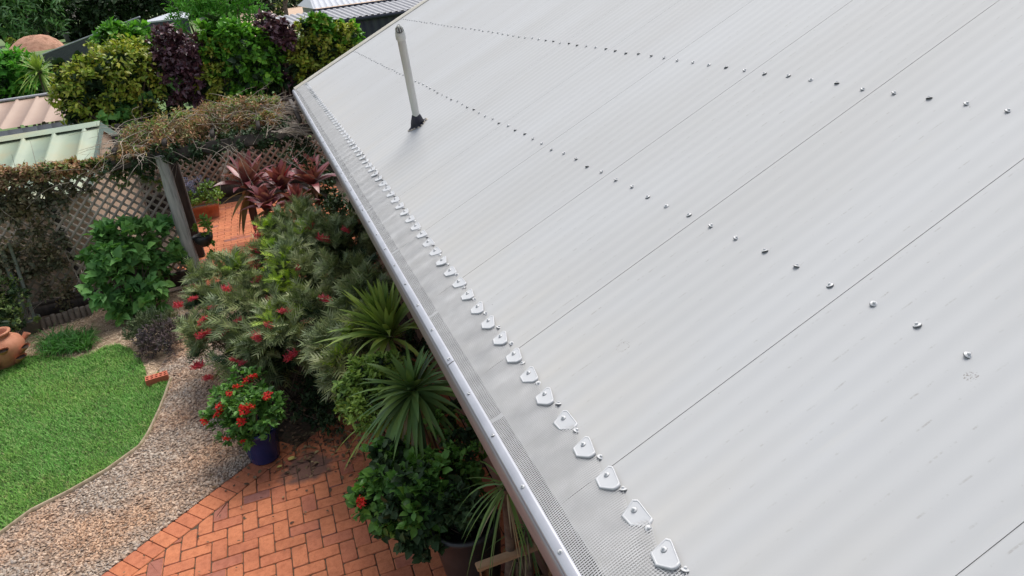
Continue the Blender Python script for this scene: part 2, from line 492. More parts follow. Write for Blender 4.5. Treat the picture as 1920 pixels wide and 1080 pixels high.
# trim strip that clamps the mesh along the gutter lip (one length per 2.4 m)
for k, (a, b) in enumerate([(UF - .1, -8.1), (-8.094, -5.7), (-5.694, -3.3), (-3.294, -.9), (-.894, 1.5), (1.506, 3.9)]):
    mb = MB(); pr = [(-.2065, .0025), (-.2065, .0055), (-.215, .0070), (-.236, .0062), (-.241, .002), (-.241, -.006)]
    mb.grid(np.array([[[x, p[0], p[1]] for p in pr] for x in np.linspace(a, b, 6)]))
    roofpart(mb, 'guard_trim', M['trim'])
# gutter straps
for u in (-.445, -1.345, -2.24, -3.14, -4.04, -4.94, .455, 1.35):
    mb = MB(); mb.grid(np.array([[[x, v, z] for v, z in ((-.235, .001), (-.2, -.0035), (-.15, -.004), (-.11, -.002))] for x in (u - .011, u + .011)]))
    roofpart(mb, 'gutter_strap', M['white_metal'])
# woven guard: wires up the slope and wires along it, as real ribbons
rng = np.random.default_rng(5)
mb = MB(); us = np.arange(UF + .01, 2.2, .0076)
top = .004 - .020 * np.abs(np.sin((us + .012) * np.pi / .1524)) ** 1.5
pv = [1.0, .72, .45, .25, .08, 0]; pz = [.0045, .0075, .0065, .005, .0035, .003]
wav = .0022 * np.sin(us * 9.1) + .0016 * np.sin(us * 41.2466) + .0015 * np.sin(us * 23 + 1)
for s_ in (0,):
    V = []
    for (t, z) in zip(pv, pz):
        v = -.2085 + t * (top + .2085)
        zz = z + wav * (t > .1) * (t < .95) * .6
        V.append(np.stack([np.stack([us - .0021, v, zz], -1), np.stack([us + .0021, v, zz], -1)], 1))
    V = np.stack(V, 1)                       # n, 6, 2, 3
    n = len(us); base = (np.arange(n) * 12)[:, None, None]
    q = np.array([[2 * i, 2 * i + 1, 2 * i + 3, 2 * i + 2] for i in range(5)])
    mb.add(V.reshape(-1, 3), [(q[None] + base).reshape(-1, 4)])
ul = np.arange(UF + .01, 2.2, .0254)
tl = .004 - .020 * np.abs(np.sin((ul + .012) * np.pi / .1524)) ** 1.5
for k in range(27):
    t = 1 - k / 26.0
    z = np.interp(t, pv[::-1], pz[::-1]) + .0012 + .0007 * np.sin(ul * 41.2466)
    v = -.2085 + t * (tl + .2085)
    mb.grid(np.stack([np.stack([ul, v - .0007, z], -1), np.stack([ul, v + .0007, z], -1)], 1))
guard = roofpart(mb, 'gutter_guard', M['mesh'])
# brackets (one every second corrugation), each with its screw
def screw_mb(rs=1.0):
    mb = MB()
    mb.lathe((0, 0, 0), [(.0001, .0022), (.0105 * rs, .0022), (.0112 * rs, .0010)], 14, 0)
    mb.lathe((0, 0, 0), [(.0001, .0009), (.0116 * rs, .0009), (.0117 * rs, -.001)], 14, 1)
    mb.lathe((0, 0, 0), [(.0001, .0034), (.0075 * rs, .0032), (.0092 * rs, .0018)], 14, 0)
    mb.lathe((0, 0, 0), [(.0001, .0085), (.0040 * rs, .0082), (.0048 * rs, .0070), (.0048 * rs, .0033)], 6, 0)
    return mb
out = np.array([(-.023, .007), (-.013, .015), (-.004, .015), (.057, .008), (.063, -.004), (.060, -.015), (.028, -.043), (-.010, -.041)])
def ring(sc, z): c = out.mean(0); return [[*(c + (p - c) * sc), z] for p in out]
mb = MB()
n8 = len(out); rings = [ring(1.05, -.003), ring(1.05, .001), ring(1.0, .003), ring(.90, .0032), ring(.87, .0020)]
V = np.array(rings); mb.grid(np.concatenate([V, V[:, :1]], 1)); mb.poly(rings[-1])
brk0 = None
us_b = [.1524 * k - .0762 for k in range(14, -66, -1) if .1524 * k - .0762 > UF + .03]
scr0 = screw_mb(.72).build('bracket_screw', [M['screw_w'], M['washer']], None)
for u in us_b:
    loc = RF(u, 0, .0072) - HL
    if brk0 is None:
        o = brk0 = mb.build('guard_bracket', M['white_metal'], None); o.parent = house; sc = scr0
    else:
        o = clone(brk0, house, loc); sc = clone(scr0, o, (0, 0, 0))
    o.location = Vector(loc); o.rotation_euler = (ALPHA, random.Random(int(u * 1000)).uniform(-.05, .05), random.Random(int(u * 777)).uniform(-.16, .16))
    sc.parent = o; sc.location = (.003, -.009, .0022); sc.rotation_euler = (0, 0, 0)
# roof screws: the hundred nearest as parts, the rest as one
rs0 = screw_mb(.92).build('roof_screw', [M['screw_w'], M['washer']], None)
spots = []
for v in (0.0, .836, 1.693, 2.55, 3.4, 4.3):
    for k in range(-30, 66):
        u = -.1524 * k
        if UF + .05 < u < UN:
            p = RF(u, v, .001); c = RW @ (p - CAM)
            px, py = 960 + FPX * c[0] / c[2], 540 + FPX * c[1] / c[2]
            vis = c[2] > 0 and -20 < px < 1940 and -20 < py < 1100
            if vis or (v < 1.7 and u < 2): spots.append((0 if vis else 1, c @ c, u, v))
spots.sort()
rng = random.Random(3)
rest = MB(); base = screw_mb(1.0)
Rr = np.array([[1, 0, 0], [0, CA, -SA], [0, SA, CA]])
for i, (_, _, u, v) in enumerate(spots):
    du, dv = rng.uniform(-.004, .004), rng.uniform(-.008, .008)
    p = RF(u + du, v + dv, .0022)
    if i < 100:
        o = rs0 if i == 0 else clone(rs0, house, p - HL)
        o.parent = house; o.location = Vector(p - HL); o.rotation_euler = (ALPHA + rng.uniform(-.05, .05), rng.uniform(-.05, .05), rng.uniform(0, 6))
    else:
        off = 0
        for vs in base.v: pass
        VV = np.concatenate(base.v) @ Rr.T + p
        n0 = rest.n; rest.v.append(VV)
        for fa, ma in zip(base.f, base.m): rest.f.append(fa + n0); rest.m.append(ma)
        rest.n += len(VV)
o = rest.build('distant_roof_screw', [M['screw_w'], M['washer']], house); o['kind'] = 'stuff'
# screws along the trim
ts0 = screw_mb(.62).build('trim_screw', [M['screw_w'], M['washer']], None)
for i, k in enumerate(range(8, -38, -1)):
    u = .195 + (k - 1) * .281
    if u < UF: break
    o = ts0 if i == 0 else clone(ts0, house, (0, 0, 0))
    o.parent = house; o.location = Vector(RF(u, -.222, .0066) - HL); o.rotation_euler = (ALPHA, 0, k * 1.3)
# vent pipe with cowl and rubber boot
pb = RF(-4.21, .49, 0); 
d = ray(750, 62); pt = CAM + d * ((pb[2] + .735 - CAM[2]) / d[2])
ax = pt - pb; AX = np.linalg.norm(ax); axn = ax / AX
# keep it plumb to a couple of degrees
mb = MB(); mb.tube([pb - axn * .1, pb + axn * .3, pt], .0285, 24)
pipe = mb.build('vent_pipe', M['pipe'], house, True)
def along(t): return pb + axn * t
mb = MB(); mb.tube([along(AX - .05), along(AX - .045), along(AX - .005), along(AX + .012), along(AX + .02)], [.029, .0345, .0345, .032, .025], 24)
for k in range(10):
    a = k * math.pi / 5; e = np.array([math.cos(a), math.sin(a), 0])
    mb.tube([along(AX + .012) + e * .029, along(AX + .045) + e * .024, along(AX + .062) + e * .010], .0028, 5)
mb.tube([along(AX + .058), along(AX + .066)], [.016, .010], 12)
mb.tube([along(AX + .0), along(AX + .05)], [.02, .016], 12, 1)
mb.build('vent_cowl', [M['pipe'], M['washer']], pipe, True)
mb = MB()
cs = []
for t, r in ((.004, .092), (.010, .082), (.016, .060), (.045, .052), (.085, .042), (.12, .034), (.125, .029)):
    rg = []
    for k in range(28):
        a = k * 2 * math.pi / 28
        rr = r * (1 + (.16 * math.cos(4 * a) + .05 * math.sin(3 * a) if t < .02 else 0))
        if t < .03: q = RF(-4.21 + rr * math.cos(a) * .8, .49 + rr * math.sin(a) * .85, t)
        else: q = along(t) + np.array([math.cos(a) * r, math.sin(a) * r, 0])
        rg.append(q)
    cs.append(rg + [rg[0]])
mb.grid(np.array(cs)); mb.build('pipe_boot', M['rubber'], pipe, True)
mb = MB()
rg = random.Random(8)
for k in range(26):
    a = k * 2 * math.pi / 26 + rg.uniform(-.1, .1); r = .088 * (1 + .16 * math.cos(4 * a)) * .85
    q = RF(-4.21 + r * math.cos(a), .49 + r * math.sin(a), .004)
    if rg.random() < .8: mb.lathe(q, [(.0001, .006), (.008, .004), (.012 * rg.uniform(.6, 1.3), -.004)], 7)
mb.build('sealant_bead', M['dust'], pipe, True)
# ================================================================== THE GROUND
def setting(o, kind='structure'): o['kind'] = kind; return o
M['earth'] = mat('earth', [(.03, .02, .014), (.07, .045, .03)], .95, 6, bmp=.5)
M['field'] = mat('field_grass', [(.05, .11, .025), (.10, .17, .04), (.16, .17, .08)], .95, .35, 6)
M['soil'] = mat('bed_soil', [(.22, .15, .10), (.40, .29, .19), (.50, .38, .26)], .95, 9, 6, bmp=.5, bscale=60)
M['pathbase'] = mat('path_base', [(.16, .11, .08), (.27, .20, .15)], .95, 14, 6, bmp=.4, bscale=90)
M['lawnbase'] = mat('lawn_base', [(.03, .07, .012), (.06, .12, .02)], .95, 12, 5)
M['joint'] = mat('joint_sand', [(.03, .035, .014), (.10, .065, .04), (.03, .02, .015)], .95, 30)
mb = MB(); mb.poly([[-600, -500, -.03], [200, -500, -.03], [200, 500, -.03], [-600, 500, -.03]]); setting(mb.build('ground', M['field']))
mb = MB(); mb.poly([[-19.5, -12, -.02], [8, -12, -.02], [8, 4, -.02], [-19.5, 4, -.02]]); setting(mb.build('garden_soil', M['earth']))
# garden bed (straw coloured mulch)
bedpoly = [(-9.35, -7), (-9.35, -2.0), (-8.2, -1.2), (-6.3, -1.0), (-5.6, -1.9), (-5.9, -2.9), (-6.6, -7)]
mb = MB(); mb.poly([[a, b, -.006] for a, b in bedpoly]); setting(mb.build('garden_bed', M['soil']))
# lawn outline read off its edging
lawnpx = [(-260, 1130), (0, 1005), (60, 960), (130, 925), (200, 885), (262, 840), (280, 815), (298, 775), (310, 745), (320, 712), (300, 700), (277, 712), (272, 690), (262, 672), (245, 655), (222, 646), (195, 652), (172, 664), (140, 672), (60, 668), (0, 672), (-300, 690), (-900, 720), (-900, 1200)]
lawn = [G(px, py)[:2] for px, py in lawnpx]
lawn[0] = np.array([-1.5, -4.9]); lawn = lawn[:-2] + [np.array([-8.6, -8.5]), np.array([-1.5, -8.5])]
mb = MB(); mb.poly([[a, b, .004] for a, b in lawn]); setting(mb.build('lawn', M['lawnbase']))
rng = np.random.default_rng(11)
n = 210000
la = np.array(lawn); lo = np.array([-8.6, -6.4]); hi = np.array([-3.2, -2.2])
x = rng.uniform(lo[0], hi[0], n); y = rng.uniform(lo[1], hi[1], n); k = inpoly(x, y, lawn)
k &= rng.random(n) < np.clip(1.25 - (-x - 5) * .05, .5, 1)
x, y = x[k], y[k]; n = len(x)
az = rng.uniform(0, 2 * np.pi, n); le = rng.uniform(.30, .9, n); h = rng.uniform(.016, .034, n); h *= 1 + .25 * np.sin(x * 5.1 + np.sin(y * 4)) * np.sin(y * 6.3)
dx = np.cos(az) * le * h * 1.3; dy = np.sin(az) * le * h * 1.3; wd = rng.uniform(.0016, .003, n)
sx = -np.sin(az) * wd; sy = np.cos(az) * wd
V = np.stack([np.stack([x - sx, y - sy, np.full(n, .004)], -1), np.stack([x + sx, y + sy, np.full(n, .004)], -1),
              np.stack([x + dx * .6 + sx * .8, y + dy * .6 + sy * .8, .004 + h * .75], -1), np.stack([x + dx * .6 - sx * .8, y + dy * .6 - sy * .8, .004 + h * .75], -1),
              np.stack([x + dx * 1.3, y + dy * 1.3, .004 + h], -1)], 1)
b = (np.arange(n) * 5)[:, None]
mb = MB(); mb.add(V.reshape(-1, 3), [b + np.array([[0, 1, 2, 3]]), b + np.array([[3, 2, 4]])])
def grassmat():
    m, nt, b = newmat('lawn_grass')
    g = nt.nodes.new('ShaderNodeNewGeometry')
    c = ramp(nt, g.outputs['Random Per Island'], [(.075, .25, .03), (.11, .33, .045), (.16, .40, .07), (.25, .46, .13), (.095, .30, .04), (.14, .36, .06), (.36, .40, .18)])
    f = noise(nt, 1.1, 5, rough=.65)
    c = mix(nt, ramp(nt, f, [(0, 0, 0, .42), (1, 1, 1, .62)]), c, mix(nt, 1.0, c, (1.18, .98, .9), 'MULTIPLY'))
    f2 = noise(nt, 3.2, 5)
    c = mix(nt, ramp(nt, f2, [(0, 0, 0, .5), (.6, .6, .6, .7)]), c, mix(nt, 1.0, c, (.62, .68, .7), 'MULTIPLY'))
    nt.links.new(c, b.inputs['Base Color']); b.inputs['Roughness'].default_value = .55; b.inputs['Specular IOR Level'].default_value = .2
    return m
M['grass'] = grassmat()
meta(mb.build('grass_blades', M['grass']), 'short green mown grass growing over the lawn beside the gravel path', 'grass', None, 'stuff')
# lawn edging
edge = [G(px, py)[:2] for px, py in [(-60, 1032), (0, 1005), (60, 960), (130, 925), (200, 885), (240, 856), (262, 840), (272, 826), (280, 813), (298, 775), (310, 745), (321, 712)]]
mb = MB(); Pe = []
ed = np.array(edge); nn = np.gradient(ed, axis=0); nn /= np.linalg.norm(nn, axis=1)[:, None]; nr = np.stack([nn[:, 1], -nn[:, 0]], 1)
for t, z in ((.009, .0), (.009, .034), (-.009, .034), (-.009, .0)): Pe.append(np.concatenate([ed + nr * t, np.full((len(ed), 1), z)], 1))
mb.grid(np.array(Pe)); M['edging'] = mat('edging_wood', [(.25, .19, .12), (.42, .34, .24)], .85, 20)
meta(mb.build('lawn_edging', M['edging']), 'thin pale timber edging strip between the lawn and the gravel path', 'edging')
# gravel path
PE0, PE1 = np.array([-3.47, -2.60]), np.array([-4.42, -1.47])      # outer edge of the brick paving
ev = (PE1 - PE0) / np.linalg.norm(PE1 - PE0); en = np.array([-ev[1], ev[0]]) ; en = en if en[0] < 0 else -en   # en points to the path
pathpoly = [(-1.5, -8.5)] + [tuple(PE0 - ev * 5.0)] + [tuple(PE1 + ev * .25), (-5.3, -1.3), (-6.5, -1.45), (-7.6, -1.7), (-8.3, -2.12), (-7.9, -2.45), (-7.2, -2.42), (-6.75, -2.5)] + [tuple(a) for a in edge[::-1]] + [(-3.0, -5.0)]
mb = MB(); mb.poly([[a, b_, -.001] for a, b_ in pathpoly]); setting(mb.build('gravel_path', M['pathbase']))
rng = np.random.default_rng(12)
def pebbles(poly, dens, s0, s1, lo, hi, z0, flat=.5):
    n = int(dens * (hi[0] - lo[0]) * (hi[1] - lo[1]))
    x = rng.uniform(lo[0], hi[0], n); y = rng.uniform(lo[1], hi[1], n); k = inpoly(x, y, poly); x, y = x[k], y[k]; n = len(x)
    th = np.linspace(0, 2 * np.pi, 6, endpoint=False)
    s = rng.uniform(s0, s1, n) * (1 + .5 * (rng.random(n) < .12)); az = rng.uniform(0, 2 * np.pi, n); el = rng.uniform(.5, .95, n)
    jit = rng.uniform(.75, 1.2, (n, 6))
    tl = rng.normal(size=(n, 2)) * .35
    def rg(sc, z):
        a = np.cos(th)[None] * s[:, None] * jit * sc; b_ = np.sin(th)[None] * (s * el)[:, None] * jit * sc
        X_ = a * np.cos(az)[:, None] - b_ * np.sin(az)[:, None]; Y_ = a * np.sin(az)[:, None] + b_ * np.cos(az)[:, None]
        Z_ = z0 + s[:, None] * (z * flat) + X_ * tl[:, :1] + Y_ * tl[:, 1:]
        return np.stack([x[:, None] + X_, y[:, None] + Y_, Z_], -1)
    V = np.concatenate([rg(.9, -.1), rg(1, .35), rg(.6, .95)], 1)
    base = (np.arange(n) * 18)[:, None, None]
    q = np.array([[l * 6 + i, l * 6 + (i + 1) % 6, (l + 1) * 6 + (i + 1) % 6, (l + 1) * 6 + i] for l in (0, 1) for i in range(6)])
    mb = MB(); mb.add(V.reshape(-1, 3), [(q[None] + base).reshape(-1, 4), (np.arange(12, 18)[None] + base[:, 0])])
    return mb
mb = pebbles(pathpoly, 4800, .007, .016, (-8.4, -4.8), (-2.6, -1.2), .001)
M['pebble'] = islandmat('pebble', [(.22, .165, .13), (.34, .255, .195), (.42, .33, .26), (.30, .265, .24), (.46, .375, .30), (.55, .47, .39)], .85, tint=(1.3, (1.15, .92, .76)))
meta(mb.build('gravel', M['pebble']), 'loose tan and grey gravel covering the curved garden path', 'gravel', None, 'stuff')
# mulch
n = 26000
x = rng.uniform(-9.3, -5.6, n); y = rng.uniform(-6.2, -1.0, n); k = inpoly(x, y, bedpoly) & ~inpoly(x, y, lawn) & ~inpoly(x, y, pathpoly); x, y = x[k], y[k]; n = len(x)
P = np.stack([x, y, rng.uniform(0, .012, n)], 1); D = unit(rng, n) * [1, 1, .3]; mb = MB()
T = np.array([(-.12, 0, 0), (.12, 0, 0), (.09, 1, 0), (-.09, 1, .02)]); TPL['chip'] = (T, np.array([[0, 1, 2, 3]]))
place(mb, 'chip', P, D, np.array([0, 0, 1.]) + unit(rng, n) * .4, rng.uniform(.015, .05, n))
M['mulch'] = islandmat('mulch_straw', [(.48, .33, .22), (.58, .43, .29), (.66, .50, .36), (.72, .58, .43), (.38, .25, .16)], .9)
meta(mb.build('mulch', M['mulch']), 'pale straw mulch spread over the bed between lawn and lattice fence', 'mulch', None, 'stuff')

# ---- brick paving: herringbone bricks laid on the world axes, clipped at a soldier course
def clip(poly, p0, nrm):
    o = []; n = len(poly)
    for i in range(n):
        a, b_ = np.array(poly[i]), np.array(poly[(i + 1) % n]); da, db = (a - p0) @ nrm, (b_ - p0) @ nrm
        if da >= 0: o.append(a)
        if (da >= 0) != (db >= 0): o.append(a + (b_ - a) * da / (da - db))
    return o
def brick(mb, poly, rng, gap=.0036, h=.0, cham=.005):
    poly = np.array(poly); 
    if len(poly) < 3: return
    ar = .5 * np.sum(poly[:, 0] * np.roll(poly[:, 1], -1) - np.roll(poly[:, 0], -1) * poly[:, 1])
    if abs(ar) < .0018: return
    if ar < 0: poly = poly[::-1]
    c = poly.mean(0)
    # rounded corners
    pts = []
    n = len(poly)
    for i in range(n):
        a, b_, d = poly[i - 1], poly[i], poly[(i + 1) % n]
        for t in (0, .5, 1):
            u1 = (a - b_) / (np.linalg.norm(a - b_) + 1e-9); u2 = (d - b_) / (np.linalg.norm(d - b_) + 1e-9); r = .014
            pts.append(b_ + u1 * r * (1 - t) ** 2 + u2 * r * t ** 2 if t != .5 else b_ + (u1 + u2) * r * .28)
    pts = np.array(pts)
    def ins(g):
        dv = pts - c; L = np.linalg.norm(dv, axis=1)[:, None]; return c + dv * (L - g * 1.25) / L
    z = h + rng.uniform(-.0015, .0015); tl = rng.normal(size=2) * .006
    def zz(p, z0): return np.concatenate([p, (z0 + (p - c) @ tl)[:, None]], 1)
    jt = rng.normal(size=2) * .0008
    a0 = zz(ins(gap) + jt, z - .02); a1 = zz(ins(gap) + jt, z - cham * .8); a2 = zz(ins(gap + cham) + jt, z)
    V = np.stack([a0, a1, a2]); mb.grid(np.concatenate([V, V[:, :1]], 1)); mb.poly(a2)
W_ = .115; OX, OY = -3.575, -1.695      # cell (0,0): x grows towards the camera, y towards the house
rng = np.random.default_rng(21)
mbp = MB(); stained = MB()
sol = .232
inner0 = PE0 - en * sol
def in_region(c): return -5.6 < c[0] < .6 and -4.4 < c[1] < .36
def stain(c): return (abs(c[0] + 4.03) < .17 and abs(c[1] + 1.02) < .22)
for a in range(-40, 60):
    for b_ in range(-12, 14):
        i, j = a + 4 * b_, -a
        for (i0, j0, wi, wj) in ((i, j, 1, 2), (i + 1, j + 1, 2, 1)):
            y0, y1 = OY + i0 * W_, OY + (i0 + wi) * W_; x0, x1 = OX + j0 * W_, OX + (j0 + wj) * W_
            c = np.array([(x0 + x1) / 2, (y0 + y1) / 2])
            if not in_region(c): continue
            pl = clip([(x0, y0), (x1, y0), (x1, y1), (x0, y1)], inner0, -en)
            if len(pl) >= 3: brick(mbp, pl, rng)
L_ = 2.4
k = -14
while k < 22:
    p = PE1 + ev * (.115 * (-k)) + ev * .3
    q = p + ev * .1135
    kpoly = [p, q, q - en * (sol - .003), p - en * (sol - .003)]
    cc = np.mean(kpoly, 0)
    if in_region(cc) and np.dot(cc - PE1, ev) < .35: brick(mbp, kpoly, rng, .0018)
    k += 1
def brickmat(name, cols, dark=.0):
    m, nt, b = newmat(name)
    g = nt.nodes.new('ShaderNodeNewGeometry')
    c = ramp(nt, g.outputs['Random Per Island'], cols)
    f = noise(nt, 22, 6, rough=.7)
    c = mix(nt, ramp(nt, f, [(0, 0, 0, .45), (.8, .8, .8, .66)]), c, mix(nt, 1.0, c, (.74, .66, .62), 'MULTIPLY'))
    f2 = noise(nt, 2.3, 5, rough=.6)
    c = mix(nt, ramp(nt, f2, [(0, 0, 0, .48), (.55, .55, .55, .66)]), c, mix(nt, 1.0, c, (.62, .60, .64), 'MULTIPLY'))
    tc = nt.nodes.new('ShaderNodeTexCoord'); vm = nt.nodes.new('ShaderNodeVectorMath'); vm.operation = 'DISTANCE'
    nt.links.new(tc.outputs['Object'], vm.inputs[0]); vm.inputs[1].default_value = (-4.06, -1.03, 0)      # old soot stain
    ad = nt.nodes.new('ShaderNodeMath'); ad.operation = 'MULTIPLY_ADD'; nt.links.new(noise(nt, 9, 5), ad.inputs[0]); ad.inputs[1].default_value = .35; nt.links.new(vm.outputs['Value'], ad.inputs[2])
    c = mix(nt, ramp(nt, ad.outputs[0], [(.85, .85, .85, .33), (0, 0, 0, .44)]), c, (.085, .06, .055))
    f3 = noise(nt, 150, 3)
    c = mix(nt, ramp(nt, f3, [(0, 0, 0, .6), (.7, .7, .7, .7)]), c, (.12, .06, .045))
    nt.links.new(c, b.inputs['Base Color']); b.inputs['Roughness'].default_value = .85; b.inputs['Specular IOR Level'].default_value = .25
    bump(nt, b, noise(nt, 240, 4), .35, .003)
    return m
M['brick'] = brickmat('paving_brick', [(.50, .175, .085, 0), (.56, .205, .10, .3), (.52, .18, .09, .6), (.47, .165, .09, .85), (.42, .15, .095, .95), (.27, .12, .10, 1)])
M['brick_dark'] = brickmat('stained_brick', [(.12, .075, .06), (.09, .065, .06), (.16, .08, .06)])
mb0 = MB(); 
pv_ = [tuple(PE0 - ev * 3 - en * .004), tuple(PE1 + ev * .25 - en * .004), (-5.4, -.9), (-5.5, .37), (.7, .37), (.7, -4.4)]
mb0.poly([[a, b_, -.0075] for a, b_ in pv_]); setting(mb0.build('paving_bed', M['joint']))
setting(mbp.build('brick_paving', M['brick']))
# brick path under the pergola, laid in rows
mb = MB(); y = -2.45
fp = [(-9.3, -2.35), (-13.9, -2.75), (-13.9, .33), (-8.3, .33), (-8.3, -1.0)]
row = 0
xx = -13.9
while xx < -8.3:
    yy = -3.0 - (row % 2) * .115
    while yy < .33:
        pl = [(xx, yy), (xx + .115, yy), (xx + .115, yy + .23), (xx, yy + .23)]
        c = np.mean(pl, 0)
        if inpoly(c[:1], c[1:], fp)[0]: brick(mb, pl, rng, .002)
        yy += .23
    xx += .115; row += 1
setting(mb.build('pergola_paving', M['brick']))
mb0 = MB(); mb0.poly([[a, b_, -.0078] for a, b_ in fp]); setting(mb0.build('pergola_paving_bed', M['joint']))
# fallen leaves and dirt at the shaded end of the paving
rng = np.random.default_rng(31); n = 900
P = np.stack([rng.normal(-4.55, .33, n), rng.normal(-.75, .45, n), rng.uniform(.003, .014, n)], 1); P = P[(P[:, 1] < .3)]
n = len(P); mb = MB(); place(mb, 'oval', P, unit(rng, n) * [1, 1, .15], np.array([0, 0, 1.]) + unit(rng, n) * .35, rng.uniform(.015, .06, n))
M['litter'] = islandmat('leaf_litter', [(.08, .045, .03), (.15, .09, .055), (.22, .14, .08), (.05, .03, .02), (.30, .24, .12)], .8)
meta(mb.build('leaf_litter', M['litter']), 'dry brown fallen leaves scattered on the shaded end of the brick paving', 'leaf litter', None, 'stuff')
mb = MB(); n = 3
ylm = mat('yellow_leaf', [(.5, .42, .12)])
for (px, py, s_, lb) in ((542, 866, .075, 'larger yellow fallen leaf lying on the shaded bricks right of the blue pot'), (530, 876, .05, 'smaller yellow fallen leaf curled on the bricks nearest the blue pot')):
    P = np.array([G(px, py)]); P[:, 2] = .016; mb = MB()
    place(mb, 'broad', P, unit(rng, 1) * [1, 1, .1], np.array([[0, 0, 1.]]), np.array([s_])); meta(mb.build('yellow_leaf', ylm), lb, 'fallen leaf')
# earth under the house-side shrubs
rng = np.random.default_rng(32); n = 5000
P = np.stack([rng.uniform(-8.4, -4.9, n), rng.uniform(-1.3, .35, n), rng.uniform(-.015, .01, n)], 1)
mb = MB(); place(mb, 'chip', P, unit(rng, n) * [1, 1, .2], np.array([0, 0, 1.]) + unit(rng, n) * .4, rng.uniform(.02, .06, n))
meta(mb.build('bark_litter', M['litter']), 'dark bark and leaf litter on the soil under the red flowering shrub', 'leaf litter', None, 'stuff')

# stray leaves on gravel, lawn edge and paving
rng = np.random.default_rng(77); n = 130
P = np.stack([rng.uniform(-6.6, -2.6, n), rng.uniform(-3.6, -.9, n), np.full(n, .02)], 1)
mb = MB(); place(mb, 'oval', P, unit(rng, n) * [1, 1, .1], np.array([0, 0, 1.]) + unit(rng, n) * .25, rng.uniform(.012, .035, n))
meta(mb.build('fallen_leaves', M['litter']), 'small dry leaves blown sparsely over the gravel path and the sunny paving', 'leaf litter', None, 'stuff')
# ================================================================== PLANT AND TIMBER MATERIALS
M['lf_croton'] = leafmat('croton_leaf', [(.40, .46, .06), (.24, .38, .05), (.52, .52, .10), (.16, .30, .045), (.36, .34, .09), (.12, .22, .04)], .38)
M['lf_green'] = leafmat('green_leaf', [(0.100, 0.300, 0.037), (0.175, 0.450, 0.050), (0.062, 0.200, 0.037), (0.250, 0.550, 0.075)], .35)
M['lf_purple'] = leafmat('purple_leaf', [(.10, .04, .065), (.16, .075, .10), (.06, .03, .045), (.22, .12, .15)], .3, .12, .6)
M['lf_bright'] = leafmat('bright_leaf', [(0.104, 0.325, 0.046), (0.143, 0.442, 0.065), (0.078, 0.247, 0.039), (0.234, 0.546, 0.104)], .5)
M['lf_bean'] = leafmat('bean_leaf', [(.12, .29, .085), (.16, .37, .11), (.21, .46, .14), (.09, .22, .07)], .5, .2)
M['lf_far'] = leafmat('far_leaf', [(.30, .48, .26), (.36, .55, .32), (0.119, 0.289, 0.102), (0.204, 0.442, 0.153), (0.068, 0.170, 0.068), (0.374, 0.612, 0.306)], .5)
M['lf_dark'] = leafmat('dark_leaf', [(.018, .04, .018), (.03, .065, .028), (.05, .09, .04)], .5, .1)  # dark trees, and crown interiors with their shade put into the leaf colour
M['lf_grev'] = leafmat('grevillea_leaf', [(.15, .20, .09), (.23, .29, .13), (.10, .135, .065), (.33, .38, .22), (.18, .26, .10)], .5, .15)
M['lf_lime'] = leafmat('lime_leaf', [(0.264, 0.418, 0.055), (0.352, 0.506, 0.066), (0.176, 0.308, 0.055)], .5, .25)
M['lf_small'] = leafmat('small_leaf', [(0.156, 0.288, 0.060), (0.240, 0.384, 0.084), (0.096, 0.192, 0.048)], .45)
M['lf_gloss'] = leafmat('glossy_leaf', [(0.057, 0.149, 0.034), (0.103, 0.253, 0.057), (0.161, 0.356, 0.081), (0.040, 0.103, 0.034)], .35)
M['lf_vine'] = leafmat('vine_leaf', [(0.084, 0.140, 0.049), (0.168, 0.266, 0.084), (0.280, 0.364, 0.126), (0.056, 0.084, 0.042)], .5)
M['lf_dry'] = leafmat('dry_vine_leaf', [(.52, .26, .18), (0.324, 0.203, 0.121), (0.459, 0.297, 0.189), (0.270, 0.230, 0.108), (0.405, 0.405, 0.176), (0.189, 0.108, 0.068), (0.540, 0.270, 0.176)], .6, .15)
M['twig'] = mat('twig_bark', [(.22, .18, .14), (.52, .45, .38)], .9, 5)
M['bark'] = mat('trunk_bark', [(.09, .065, .05), (.2, .16, .12)], .95, 12, bmp=.5)
M['yucca'] = leafmat('yucca_leaf', [(0.088, 0.175, 0.062), (0.138, 0.250, 0.081), (0.200, 0.338, 0.106), (0.056, 0.112, 0.050)], .4, .15)
M['yucca_pale'] = leafmat('yucca_leaf_pale', [(.25, .38, .08), (.34, .47, .12), (.17, .28, .07)], .4, .2)  # paler yellow green leaf colour
M['cord'] = leafmat('cordyline_leaf', [(0.208, 0.056, 0.080), (0.352, 0.112, 0.144), (0.144, 0.048, 0.072), (0.480, 0.208, 0.240)], .35, .25, .5)
M['cord_red'] = leafmat('cordyline_young_leaf', [(.42, .03, .06), (.30, .03, .06)], .35, .3)
M['cord_old'] = leafmat('cordyline_old_leaf', [(.25, .20, .05), (.16, .10, .06), (.12, .05, .05)], .5, .2)
M['flower'] = leafmat('red_flower', [(.60, .04, .09), (.74, .08, .13), (.68, .13, .20), (.80, .20, .26)], .6, .3)
M['flower2'] = leafmat('scarlet_flower', [(.50, .02, .02), (.62, .04, .03)], .6, .25)
M['mondo'] = leafmat('mondo_leaf', [(.03, .13, .02), (.06, .21, .035), (.04, .10, .025)], .4, .2)
M['lav_g'] = leafmat('grey_green_sprig', [(.12, .17, .09), (.17, .22, .13), (.09, .12, .07)], .8, .1)
M['lav_p'] = leafmat('purple_grey_sprig', [(.12, .09, .11), (.18, .14, .16), (.08, .065, .075), (.15, .16, .12)], .8, .1)
M['blue_fl'] = leafmat('blue_flower', [(.16, .17, .34), (.24, .25, .42), (.12, .16, .2)], .7, .1)
